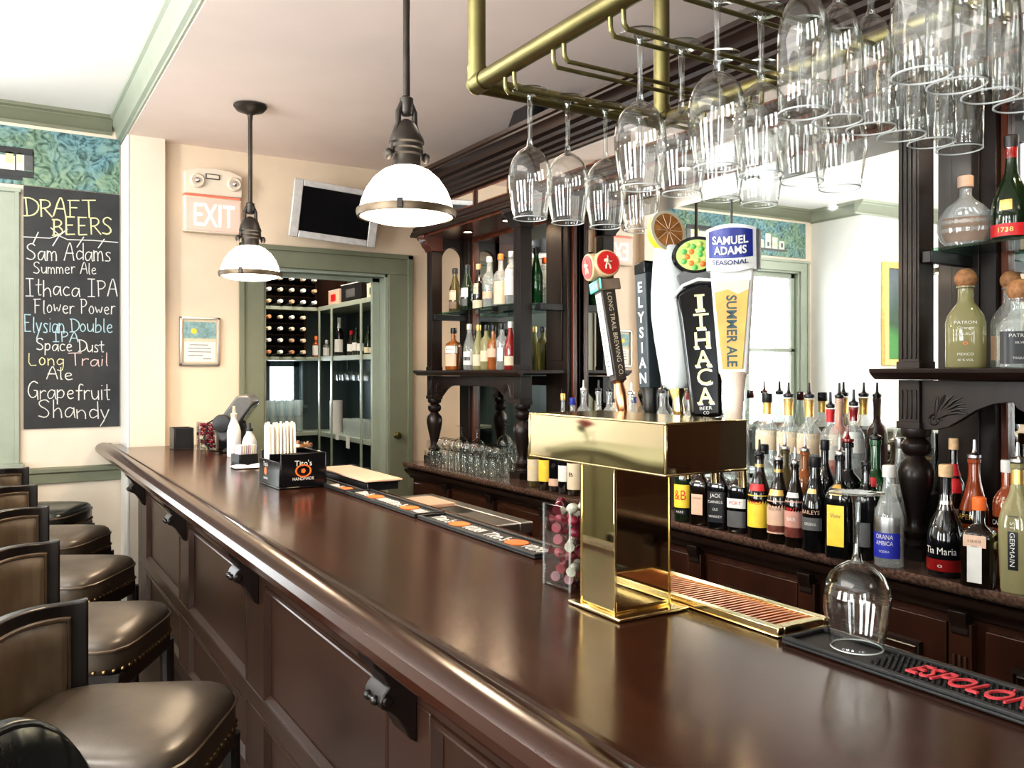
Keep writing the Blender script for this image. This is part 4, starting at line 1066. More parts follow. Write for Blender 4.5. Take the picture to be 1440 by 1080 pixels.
def curved(mb, tt, zc, h, wdt, m=0, off=.0036):
    vs, fs, w0 = text_geo(tt, True); k = wdt / w0; pts = []
    for a, b in vs:
        u = .5 + a * k / .092; p = crest(u, 0); q = crest(u, 1)
        pts.append((p[0], p[1] - off, zc + b * h + (p[2] - .287) * .6))
    mb.add(pts, fs, m)
t = MB(); curved(t, 'SAMUEL', .3415, .015, .066); curved(t, 'ADAMS', .3225, .015, .060); curved(t, 'SEASONAL', .2995, .0085, .066, 1, .0065)
obj('crest_lettering', tapmesh(t, X5), [M['white'], mat('navy_ink', (.02, .03, .10), .5)], co5)
obj('dark_edge', tapmesh(MB().box(.0465, .052, -.012, .022, .285, .358), X5), M['black'], h5)
obj('antenna_pin', tapmesh(MB().cyl((0, .004, .36), (0, .004, .42), .0022, 8), X5), M['black'], h5)

# ================================================================ GLASS RACK
RX0, RX1, RZ = .965, 1.530, 2.190
RY0 = 1.74
rk = thing('glass_rack', 'aged brass pipe rack hung from the ceiling with paired rods for stemware', 'glass rack', (1.25, 1.0, 2.94))
RO = (1.25, 1.0, 2.94)
RYE = -.25
for x in (RX0, RX1):
    obj('rail_pipe', local(MB().cyl((x, RYE, RZ), (x, RY0 + .015, RZ), .021, 20), RO), M['brass_old'], rk)
    for y in (RY0, RYE + .2):
        obj('hanger_post', local(MB().cyl((x, y, RZ), (x, y, 2.925), .021, 20), RO), M['brass_old'], rk)
        obj('elbow', local(MB().sphere((x, y, RZ), .0245, 18).cyl((x, y, RZ), (x, y, RZ + .04), .0235, 18).cyl((x, y - .04, RZ), (x, y, RZ), .0235, 18), RO), M['brass_old'], rk)
        obj('ceiling_flange', local(MB().lathe([(.05, 2.938), (.05, 2.93), (.03, 2.922), (.022, 2.90)], 20, (x, y, 0)), RO), M['brass_old'], rk)
for y in (RY0, RYE + .02):
    obj('cross_pipe', local(MB().cyl((RX0 - .0, y, RZ), (RX1, y, RZ), .021, 20), RO), M['brass_old'], rk)
RODY = [1.595, 1.407, 1.221, 1.034, .847, .660, .473, .286]
RODZ = 2.136
for y in RODY:
    for s in (-.019, .019):
        yy = y + s
        p = [(RX0 + .002, yy, RZ - .018), (RX0 + .0025, yy, RZ - .038), (RX0 + .004, yy, RODZ + .008), (RX0 + .012, yy, RODZ), (RX1 - .012, yy, RODZ), (RX1 - .004, yy, RODZ + .008), (RX1 - .004, yy, RZ - .034), (RX1 - .002, yy, RZ - .018)]
        obj('hanging_rod', local(MB().tube(p, .0048, 8), RO), M['brass_old'], rk)
def wine_glass(name, kind):
    """upright profile, foot at z=0; drawn upside down by the caller"""
    if kind == 'wine':
        bowl = [(.005, .126), (.014, .129), (.027, .138), (.038, .152), (.0455, .171), (.0485, .192), (.0475, .215), (.0435, .245), (.039, .272), (.0370, .285)]
        H = .285; stem0 = .126
    else:
        bowl = [(.005, .066), (.012, .070), (.024, .084), (.032, .102), (.0365, .125), (.038, .16), (.0375, .20), (.0365, .245)]
        H = .245; stem0 = .066
    inner = [(max(r - .0013, .0), z + (.003 if i < 3 else 0)) for i, (r, z) in enumerate(bowl)]
    return bowl, inner, H, stem0
def make_glass(name, label, kind, group):
    t = thing(name, label, 'glass', group=group)
    bowl, inner, H, s0 = wine_glass(name, kind)
    Z = lambda p: [(r, -z) for r, z in p]
    obj('bowl', MB().lathe(Z(bowl) + [(inner[-1][0] + .0007, -H - .0006)] + Z(inner)[::-1], 32), M['g_stem'], t, ang=70)
    obj('stem', MB().lathe(Z([(.0, .003), (.013, .0035), (.0085, .010), (.006, .022), (.0050, s0 * .5), (.0052, s0 * .85), (.0075, s0), (.011, s0 + .004)]), 12), M['g_solid'], t)
    br = bowl[-1][0]
    obj('rim', MB().lathe([(br + .0006, -H + .001), (br + .0008, -H - .0004), (br - .0006, -H - .0012), (br - .0018, -H - .0004), (br - .0018, -H + .001)], 36, closed=True), M['g_rim'], t)
    fr_ = .0385 if kind == 'wine' else .034
    obj('foot', MB().lathe(Z([(0, 0), (fr_ * .6, .0), (fr_, .0008), (fr_ + .0006, .0016), (fr_, .0024), (fr_ * .5, .0036), (.009, .006)]), 28), M['g_stem'], t, ang=70)
    return t
FZ = RODZ + .0048 + .0042      # foot top sits on the rods
protos = {}
ordn = ['first', 'second', 'third', 'fourth', 'fifth', 'sixth']
def hang(kind, row, xs, desc):
    for i, x in enumerate(xs):
        lb = 'upside-down %s in the %s of the rack, %s from the stools' % ('wine glass' if kind == 'wine' else 'flute', desc, ordn[i])
        if kind not in protos:
            protos[kind] = o = make_glass('hanging_' + ('wine_glass' if kind == 'wine' else 'flute_glass'), lb, kind, 'wine glasses in the rack' if kind == 'wine' else 'flutes in the rack')
            o.location = (x, RODY[row], FZ)
        else: o = dup(protos[kind], (x, RODY[row], FZ), rnd.uniform(0, 6), lb)
hang('wine', 0, [1.020, 1.122, 1.230, 1.334], 'farthest rod pair')
hang('wine', 2, [1.022, 1.124, 1.226, 1.334], 'third rod pair')
hang('wine', 3, [1.030, 1.135, 1.238, 1.342], 'fourth rod pair')
hang('flute', 4, [1.018, 1.094, 1.174, 1.252, 1.332, 1.412], 'fifth rod pair')
hang('flute', 5, [1.018, 1.094, 1.174, 1.254, 1.336], 'nearest visible rod pair')
# one upturned glass on the rubber mat
g = dup(protos['wine'], (1.168, .868, BZ + .0140 + .2865), 0, 'single upturned wine glass standing on the black bar mat', 'single glass')
g.name = 'wine_glass'; g.scale = (1.06, 1.06, .86)
g.location.z = BZ + .0142 + .2864 * .86

# ================================================================ PENDANT LAMPS
LAMPS = [(1.175, 4.60), (1.16, 2.565)]
def make_pendant(label):
    t = thing('pendant_lamp', label, 'pendant lamp', (0, 0, 0), group='pendant lamps over the bar')
    obj('canopy', MB().lathe([(.0, 2.938), (.085, 2.936), (.086, 2.928), (.07, 2.908), (.03, 2.895), (.014, 2.885), (.012, 2.86)], 28), M['bronze'], t)
    obj('rod', MB().cyl((0, 0, 2.87), (0, 0, 2.40), .0115, 14), M['bronze'], t)
    y = MB()
    y.lathe([(.016, 2.42), (.022, 2.415), (.022, 2.37), (.016, 2.36)], 16)
    for s in (-1, 1): y.tube([(s * .014, 0, 2.40), (s * .028, 0, 2.37), (s * .030, 0, 2.33), (s * .046, 0, 2.285), (s * .050, 0, 2.235)], [.010, .010, .009, .009, .010], 10)
    yo = obj('yoke', y, M['bronze'], t)
    for s in (-1, 1): obj('thumb_screw', MB().sphere((s * .066, -.006, 2.225), .019, 12, sx=.7).cyl((s * .05, 0, 2.235), (s * .066, -.004, 2.226), .007, 8), M['bronze'], yo)
    obj('socket', MB().lathe([(.012, 2.345), (.030, 2.330), (.046, 2.300), (.056, 2.280), (.058, 2.268), (.052, 2.262), (.053, 2.25), (.047, 2.245), (.049, 2.232), (.045, 2.226), (.047, 2.19), (.052, 2.182)], 24), M['bronze'], t)
    sh = MB().lathe([(.052, 2.188), (.078, 2.176), (.108, 2.150), (.132, 2.115), (.147, 2.078), (.153, 2.045), (.151, 2.045), (.145, 2.078), (.130, 2.112), (.106, 2.147), (.077, 2.172), (.052, 2.184)], 36)
    obj('shade', sh, emit('glowing_opal_glass', (1.0, .88, .72), 9), t, ang=60)
    obj('lower_diffuser', MB().lathe([(.152, 2.036), (.140, 2.024), (.10, 2.012), (.05, 2.006), (0, 2.004)], 36), emit('glowing_diffuser', (1.0, .88, .70), 6), t)
    rg = obj('rim_band', MB().lathe([(.153, 2.052), (.162, 2.050), (.164, 2.040), (.160, 2.026), (.152, 2.026), (.152, 2.052)], 40), M['rim'], t)
    for k in range(3):
        a = k * 2 * PI / 3 + .5; obj('clip', MB().box(-.010, .010, .158, .170, 2.026, 2.058, M=Matrix.Rotation(a, 4, 'Z')), M['bronze'], rg, .003)
    return t
p0 = make_pendant('white glass dome pendant nearer the glass rack, canopy out of sight')
p0.location = (LAMPS[1][0], LAMPS[1][1], 0)
dup(p0, (LAMPS[0][0], LAMPS[0][1], 0), 0, 'white glass dome pendant at the far end beside the EXIT sign')
# ================================================================ BACK BAR
CZ = .945                      # counter height
CXF = 2.245                    # counter front edge
YL, YR = 5.02, -.62            # ends
kc = obj('back_bar_counter', MB().prism([(CXF, CZ), (2.72, CZ), (2.72, CZ - .04), (CXF + .03, CZ - .04), (CXF + .012, CZ - .034), (CXF + .003, CZ - .022), (CXF - .002, CZ - .010)], YR, YL, 'y'), M['stone'])
tag(kc, 'speckled brown worktop of the back bar carrying the bottles', 'counter')
kb = thing('back_bar_cabinet', 'low mahogany cabinet run with panelled doors under the back bar worktop', 'cabinet', (2.5, 2.2, 0))
KO = (2.5, 2.2, 0)
obj('carcass', local(MB().box(2.305, 2.70, YR + .03, YL - .03, .10, CZ - .042), KO), M['cab'], kb)
obj('plinth', local(MB().box(2.34, 2.70, YR + .05, YL - .05, 0, .10), KO), M['dark'], kb)
obj('edge_moulding', local(MB().prism([(2.248, CZ - .042), (2.305, CZ - .042), (2.305, CZ - .105), (2.292, CZ - .10), (2.285, CZ - .085), (2.268, CZ - .072), (2.255, CZ - .060)], YR + .01, YL - .01, 'y'), KO), M['dark_h'], kb)
DW = .52; y = YL - .06; k = 0
while y - DW > YR:
    y1, y0 = y - .02, y - DW + .09
    d = MB().box(2.288, 2.3045, y0, y1, .16, .82)
    do = obj('door', local(d, KO), M['cab'], kb, .003)
    m = pmould(y0 + .07, y1 - .07, .24, .745); m.v = [(v[0] - .760 + 2.287, v[1], v[2]) for v in m.v]
    obj('door_moulding', local(m, KO), M['dark_h'], do)
    obj('door_panel', local(MB().box(2.282, 2.2875, y0 + .11, y1 - .11, .28, .705), KO), M['cab'], do, .003)
    obj('knob', local(MB().lathe([(.006, 0), (.006, .012), (.013, .018), (.012, .026), (0, .029)], 12, M=Matrix.Translation((2.288, y0 + .03, .66)) @ Matrix.Rotation(-PI / 2, 4, 'Y')), KO), M['brass_old'], do)
    p = MB().box(2.278, 2.3045, y0 - .09 + .012, y0 - .012, .16, .83)
    for q in range(3): p.cyl((2.276, y0 - .062 + q * .016, .20), (2.276, y0 - .062 + q * .016, .74), .005, 8)
    po = obj('pilaster', local(p, KO), M['cab'], kb, .002)
    obj('scroll_block', local(MB().prism([(2.305, .862), (2.262, .862), (2.264, .835), (2.276, .815), (2.274, .80), (2.285, .785), (2.305, .78)], y0 - .07, y0 - .02, 'y'), KO), M['dark'], po, .002)
    y -= DW; k += 1

hu = thing('back_bar_hutch', 'tall dark carved back bar with turned columns, mirrors and a deep cornice', 'back bar', (2.55, 2.2, CZ))
HO = (2.55, 2.2, CZ)
H = lambda n, mb, m, p=hu, bev=0, **k: obj(n, local(mb, HO), m, p, bev, **k)
PY = [4.985, 3.91, 1.61, .50]
PXF, PXB = 2.415, 2.490        # front posts
RXF, RXB = 2.655, 2.72         # rear pilasters
ZS = 1.530                     # shelf top
ZT = 2.395                     # underside of the cornice box
def baluster(x, y):
    b = MB().prism([(x - .052, y - .052), (x + .052, y - .052), (x + .052, y + .052), (x - .052, y + .052)], CZ, CZ + .035, 'z')
    pr = [(.046, .035), (.048, .045), (.040, .055), (.030, .060), (.038, .070), (.040, .082), (.028, .092), (.024, .105), (.027, .13), (.034, .165), (.043, .205), (.050, .245), (.051, .265), (.044, .29), (.030, .305), (.024, .315), (.036, .322), (.043, .335), (.043, .352), (.034, .364), (.026, .370), (.040, .376), (.044, .386), (.044, .400)]
    b.lathe([(r, CZ + z * 1.0) for r, z in pr], 24, (x, y, 0))
    return b
for i, y in enumerate(PY):
    H('baluster', baluster((PXF + PXB) / 2, y), M['dark'])
    w2 = .035
    for z0, z1, nm in ((CZ + .40, ZS - .035, 'fluted_block'), (ZS, ZT, 'fluted_post')):
        p = MB().box(PXF, PXB, y - w2, y + w2, z0, z1)
        for q in range(4): p.box(PXF - .0035, PXF, y - .0275 + q * .0155, y - .0275 + q * .0155 + .0075, z0 + .03, z1 - .03)
        p.box(PXF - .005, PXB + .002, y - w2 - .004, y + w2 + .004, z0, z0 + .022)
        H(nm, p, M['dark'], bev=.0015)
    c = MB().prism([(PXF - .004, ZT - .10), (PXB, ZT - .10), (PXB, ZT), (PXF - .07, ZT), (PXF - .065, ZT - .022), (PXF - .045, ZT - .035), (PXF - .030, ZT - .065), (PXF - .010, ZT - .085)], y - .05, y + .05, 'y')
    H('capital', c, M['red_wood'] if i == 0 else M['dark'], bev=.003)
RY_ = [(4.90, 5.02), (3.775, 3.985), (1.475, 1.665), (.40, .60)]
for y0, y1 in RY_:
    p = MB().box(RXF, RXB, y0, y1, CZ, ZT)
    if y1 - y0 > .15:
        p.box(RXF - .006, RXF, y0 + .05, y1 - .05, CZ + .08, ZS - .10).box(RXF - .006, RXF, y0 + .05, y1 - .05, ZS + .05, ZT - .08)
    H('rear_pilaster', p, M['dark'], bev=.002)
# backing and mirrors
H('backing_panel', MB().box(RXB + .075, RXB + .09, YR, 5.03, CZ, ZT + .3), M['dark'])
def framed_mirror(y0, y1, z0, z1, x, rot=0, label=None):
    w = .022
    f = MB().box(x - .012, x + .012, y0, y0 + w, z0, z1).box(x - .012, x + .012, y1 - w, y1, z0, z1).box(x - .012, x + .012, y0 + w, y1 - w, z0, z0 + w).box(x - .012, x + .012, y0 + w, y1 - w, z1 - w, z1)
    fo = H('mirror_frame', f, M['red_wood'], bev=.003, label='reddish mirror frame')
    yc = (y0 + y1) / 2; hw = (y1 - y0) / 2 - w * .4
    c, s = math.cos(rot), math.sin(rot)
    vs = [(x + .010 + .0 - s * t, yc + c * t, z) for t, z in ((-hw, z0 + w * .5), (hw, z0 + w * .5), (hw, z1 - w * .5), (-hw, z1 - w * .5))]
    mb = MB().add(vs, [(0, 1, 2, 3)]); H('mirror_glass', mb, M['mirror'], fo, label=label)
framed_mirror(1.665, 3.775, CZ + .005, ZT - .01, 2.690, math.radians(-1.3), 'large mirror of the middle bay')
framed_mirror(3.985, 4.90, CZ + .005, ZT - .01, 2.690, 0, 'mirror of the bay beside the doorway')
framed_mirror(.60, 1.475, CZ + .005, ZT - .01, 2.690, 0, 'mirror of the bay nearest the camera')
# shelves, returns, brackets
nose_s = [(2.345, ZS), (RXB - .005, ZS), (RXB - .005, ZS - .018), (2.39, ZS - .020), (2.375, ZS - .034), (2.360, ZS - .024), (2.347, ZS - .012)]
for y0, y1, nm in ((3.795, 5.085, 'a'), (-.1, 1.700, 'b')):
    s = MB().prism(nose_s, y0, y1, 'y')
    so = H('shelf', s, M['dark_h'], bev=.002)
def spandrel(y0, y1, big):
    """carved apron between two posts under the shelf: polygon in y,z extruded in x"""
    L = y1 - y0; zt = ZS - .036; pts = [(y0, zt), (y1, zt)]
    low = []
    # from y1 (far) to y0: bracket, arch, centre drop, arch, bracket
    half = [(0, -.150), (.04, -.150), (.085, -.140), (.13, -.115), (.18, -.085), (.23, -.066), (.29, -.058)]
    k = min(1, L / 2 / .55)
    far = [(y1 - a * k, zt + d) for a, d in half]
    nearp = [(y0 + a * k, zt + d) for a, d in half][::-1]
    if big: mid = [(y1 - .30 * k, zt - .075), (y1 - .325 * k, zt - .088), (y1 - .35 * k, zt - .075), (y1 - .37 * k, zt - .05), (y1 - .42 * k, zt - .036), (y0 + .42 * k, zt - .036), (y0 + .37 * k, zt - .05), (y0 + .35 * k, zt - .075), (y0 + .325 * k, zt - .088), (y0 + .30 * k, zt - .075)]
    else: mid = []
    poly = pts[:1] + [(y1, zt)] + far + mid + nearp
    m = MB().prism(poly, PXF + .012, PXF + .034, 'x')
    o = H('carved_apron', m, M['dark'], bev=.0015)
    for sgn, yb in ((-1, y1), (1, y0)):
        c = MB()
        for a in range(7):
            an = .25 + a * .21; l = .085 - .006 * abs(a - 3)
            ox, oz = yb + sgn * .05 * k, zt - .115
            pts3 = [(PXF + .012, ox + sgn * math.cos(an) * t * l * 1.5, oz + math.sin(an) * t * l + .012 * math.sin(t * 3)) for t in (0, .35, .7, 1)]
            pts3 = [p for p in pts3 if p[2] < zt - .008 and y0 < p[1] < y1]
            if len(pts3) > 1: c.tube(pts3, [.0045, .006, .005, .002][:len(pts3)], 6)
        sp = []
        for q in range(18):
            r = .022 - q * .001; an = q * .55; sp.append((PXF + .012, yb + sgn * (.045 * k + r * math.cos(an)), zt - .12 + r * math.sin(an)))
        c.tube(sp, .0035, 6)
        H('leaf_carving', c, M['dark'], o)
spandrel(3.945, 4.950, False); spandrel(.535, 1.575, True)
# glass shelves on dark bars
ZG = 1.897
for y0, y1 in ((3.80, 5.065), (.35, 1.555)):
    H('glass_shelf', MB().box(2.44 if y0 > 1 else 2.445, 2.652, y0 + (.16 if y0 > 1 else 0), y1 - (.13 if y0 > 1 else .0), ZG - .008, ZG), M['g_shelf'], label='green-edged glass shelf')
    for yb in ((4.955, 4.985, 3.80, 3.86) if y0 > 1 else (1.575, 1.598, .47, .52)):
        pass
for ya, yb in ((4.93, 4.953), (3.80, 3.86), (1.545, 1.573), (.54, .565)):
    H('shelf_bar', MB().box(2.425 if ya != 3.80 else 2.50, 2.655, ya, yb, ZG - .045, ZG - .009), M['black'], bev=.002)
# end panel with an arched opening on the doorway side
def arch_panel():
    y0, y1 = 4.965, 5.000
    x0, x1 = PXB, RXF; z1 = ZT; za = ZT - .05; r = (x1 - x0) / 2 - .006
    pts = [(x0, z1), (x0, za - .14)]
    pts += [(x0 + .006, za - .14)]
    for q in range(13):
        a = PI - PI * q / 12; pts.append(((x0 + x1) / 2 + r * math.cos(a), za - .10 + (r + .01) * math.sin(a)))
    pts += [(x1 - .006, za - .14), (x1, za - .14), (x1, z1)]
    return MB().prism(pts, y0, y1, 'y')
H('arched_head', arch_panel(), M['dark'])
# cornice
FX = 2.375
cor = [(RXB, ZT), (2.335, ZT), (2.330, ZT + .014), (2.338, ZT + .020), (2.338, ZT + .030), (2.346, ZT + .036), (2.352, ZT + .050), (2.352, ZT + .060), (2.372, ZT + .068), (2.372, ZT + .178), (2.352, ZT + .184), (2.352, ZT + .196), (2.342, ZT + .203), (2.338, ZT + .215), (2.320, ZT + .226), (2.316, ZT + .240), (2.294, ZT + .252), (2.288, ZT + .268), (2.262, ZT + .276), (2.255, ZT + .288), (2.244, ZT + .306), (2.226, ZT + .314), (2.226, ZT + .324), (2.214, ZT + .330), (2.212, ZT + .350), (2.232, ZT + .352), (2.66, ZT + .352), (RXB + .05, ZT + .30)]
co_ = H('cornice', MB().prism(cor, YR, 5.10, 'y'), M['dark_h'])
H('soffit_board', MB().box(2.36, RXB - .002, YR, 5.06, ZT - .012, ZT - .0005), M['red_wood'])
for (ya, yb, z0, z1) in ((4.86, 4.98, .078, .155), (4.70, 4.82, .078, .155), (4.30, 4.66, .078, .155), (3.92, 4.26, .078, .155), (2.98, 3.62, .078, .18), (2.25, 2.90, .078, .18), (1.65, 2.18, .078, .18), (.9, 1.55, .078, .16)):
    f = MB().box(2.366, 2.3725, ya, yb, ZT + z0 + .004, ZT + z1 + .014)
    fo = H('frieze_panel', f, M['red_wood'], co_, .002)
    mb = MB().add([(2.3655, ya + .012, ZT + z0 + .012), (2.3655, yb - .012, ZT + z0 + .012), (2.3655, yb - .012, ZT + z1 + .004), (2.3655, ya + .012, ZT + z1 + .004)], [(0, 1, 2, 3)])
    obj('frieze_glass', local(mb, HO), M['mirror'], co_)
DOWN = [(2.50, 4.62), (2.50, 4.15), (2.50, 1.15), (2.50, 2.7)]
for x, y in DOWN:
    dl = H('downlight', MB().lathe([(.034, ZT - .0125), (.036, ZT - .017), (.026, ZT - .018), (.024, ZT - .013)], 20, (x, y, 0)), M['bronze'])
    H('lens', MB().lathe([(.024, ZT - .0165), (0, ZT - .0165)], 16, (x, y, 0)), emit('downlight_lens', (1, .84, .62), 7), dl)
# loudspeaker on top of the cornice
sp = aX(705, 195, 2.32)
ls = thing('loudspeaker', 'small black wedge loudspeaker resting on the back bar cornice', 'loudspeaker', (2.38, 3.72, ZT + .3525))
obj('cabinet', MB().prism([(-.09, .0), (.09, .0), (.06, .17), (-.03, .15)], -.10, .12, 'y'), M['black'], ls, .01)
obj('bracket', MB().box(.02, .06, -.16, -.10, 0, .15).cyl((.04, -.16, .11), (.04, -.05, .11), .02, 12), M['black'], ls)
# stepped riser for the rear bottles of the middle bay
rs = obj('bottle_riser', MB().box(2.435, 2.640, 1.80, 3.72, CZ + .0005, 1.090), M['dark'], bev=.003)
tag(rs, 'dark wooden step on the worktop under the rear row of bottles', 'riser')
RSZ = 1.0905
# ================================================================ BOTTLES
ST = {   # (r, z) fractions of radius and height
 'wine': [(.9, 0), (1, .015), (1, .60), (.93, .66), (.62, .72), (.40, .78), (.36, .84), (.36, .96), (.41, .962), (.41, 1)],
 'round': [(.9, 0), (1, .015), (1, .64), (.95, .69), (.72, .745), (.45, .78), (.37, .82), (.36, .96), (.42, .965), (.42, 1)],
 'slope': [(.9, 0), (1, .015), (1, .50), (.9, .58), (.62, .70), (.44, .80), (.38, .86), (.37, .96), (.43, .965), (.43, 1)],
 'squat': [(.9, 0), (1, .02), (1, .58), (.96, .63), (.78, .68), (.45, .72), (.36, .76), (.34, .95), (.42, .955), (.42, 1)],
 'bulb': [(.85, 0), (1, .04), (1, .28), (.97, .38), (.80, .50), (.50, .60), (.34, .68), (.30, .78), (.29, .96), (.36, .965), (.36, 1)],
 'flask': [(.45, 0), (.62, .02), (.88, .12), (1, .26), (.99, .38), (.88, .50), (.62, .62), (.34, .70), (.22, .76), (.21, .96), (.27, .965), (.27, 1)],
 'patron': [(.92, 0), (1, .02), (1, .55), (.90, .64), (.62, .74), (.42, .80), (.38, .86), (.38, .97), (.46, .98), (.46, 1)],
 'tall': [(.85, 0), (.9, .02), (1, .40), (1, .55), (.8, .66), (.5, .76), (.4, .84), (.38, .96), (.44, .965), (.44, 1)],
}
def rad_at(style, f):
    P = ST[style]
    for (r0, z0), (r1, z1) in zip(P, P[1:]):
        if z0 <= f <= z1: return r0 + (r1 - r0) * (f - z0) / max(1e-6, z1 - z0)
    return P[-1][0]
def bottle(label, x, y, z, h, r, style='round', body='b_dark', cap='black', labels=(), group=None, p=2.0, sx=1.0, face=None, pour=False, name='liquor_bottle', liquid=None, foil=None, cap_shape='cyl', neck=None):
    t = thing(name, label, 'bottle', (x, y, z), group=group)
    if face is None: face = math.atan2(-y, -x) * .45 + PI * .55 * (-1 if math.atan2(-y, -x) < 0 else 1)
    t.rotation_euler = (0, 0, face + PI / 2)       # local -y is the front
    prof = [(a * r, b * h) for a, b in ST[style]]
    n = 24
    # square sections fade to round at the neck
    def mk(scale=1.0, f0=0, f1=1):
        vs = []; fs = []; pr = [q for q in ST[style] if f0 <= q[1] <= f1]
        if f1 < 1: pr = [q for q in pr if q[1] < f1] + [(rad_at(style, f1), f1)]
        k = len(pr)
        for j in range(n):
            a = 2 * PI * j / n
            for rr, zz in pr:
                wgt = min(1, max(0, (rr - .45) / .4)); pp = 2 + (p - 2) * wgt
                q = (abs(math.cos(a)) ** pp + abs(math.sin(a)) ** pp) ** (-1 / pp)
                sy = 1 + (sx - 1) * wgt
                vs.append((rr * r * q * math.cos(a) * scale, rr * r * q * math.sin(a) * sy * scale, zz * h + (.003 if scale < 1 and zz < .01 else 0)))
        for j in range(n):
            j2 = (j + 1) % n
            for i in range(k - 1): fs.append((j * k + i, j2 * k + i, j2 * k + i + 1, j * k + i + 1))
        fs.append([j * k for j in range(n)][::-1]); fs.append([j * k + k - 1 for j in range(n)])
        return MB().add(vs, fs, 0, True)
    obj('bottle_body', mk(), M[body], t, ang=50)
    if liquid: obj('liquid', mk(.93, 0, liquid[1]), M[liquid[0]], t, ang=50)
    nr = ST[style][-1][0] * r
    if pour:
        c = MB().lathe([(nr * .8, h), (nr * 1.05, h + .004), (nr * 1.05, h + .012), (nr * .5, h + .016), (nr * .35, h + .02), (.0045, h + .028), (.0035, h + .055), (0, h + .055)], 12)
        obj('pourer', c, M[cap], t)
    elif cap_shape == 'ball': obj('stopper', MB().cyl((0, 0, h - .002), (0, 0, h + .008), nr * .9, 14).sphere((0, 0, h + .022), nr * 1.25, 16), M[cap], t)
    else: obj('cap', MB().lathe([(nr * 1.02, h - .022), (nr * 1.06, h - .02), (nr * 1.06, h + .010), (nr * .9, h + .013), (0, h + .013)], 14), M[cap], t)
    if foil: obj('neck_foil', MB().lathe([(rad_at(style, f) * r * 1.04, f * h) for f in (foil[1], (foil[1] + foil[2]) / 2, foil[2])], 16), M[foil[0]], t)
    for lb in labels:
        f0, f1, arc, mm = lb[:4]; txts = lb[4] if len(lb) > 4 else ()
        def surf(a, f, off=1.012):
            rr = rad_at(style, f); wgt = min(1, max(0, (rr - .45) / .4)); pp = 2 + (p - 2) * wgt
            an = a - PI / 2
            q = (abs(math.cos(an)) ** pp + abs(math.sin(an)) ** pp) ** (-1 / pp); sy = 1 + (sx - 1) * wgt
            return (rr * r * q * math.cos(an) * off, rr * r * q * math.sin(an) * sy * off, f * h)
        if mm:
            lo = obj('label', MB().sheet(lambda u, v: surf(-arc + 2 * arc * u, f0 + (f1 - f0) * v), 10, 3), M[mm], t, ang=60)
        else: lo = t
        if txts:
            for (s, fc, hh, wd, tm) in txts:
                vs, fs, w0 = text_geo(s)
                obj('lettering', MB().add([surf(a * wd / w0 / r, fc + b * hh / h, 1.03) for a, b in vs], fs), M[tm], lo)
    return t
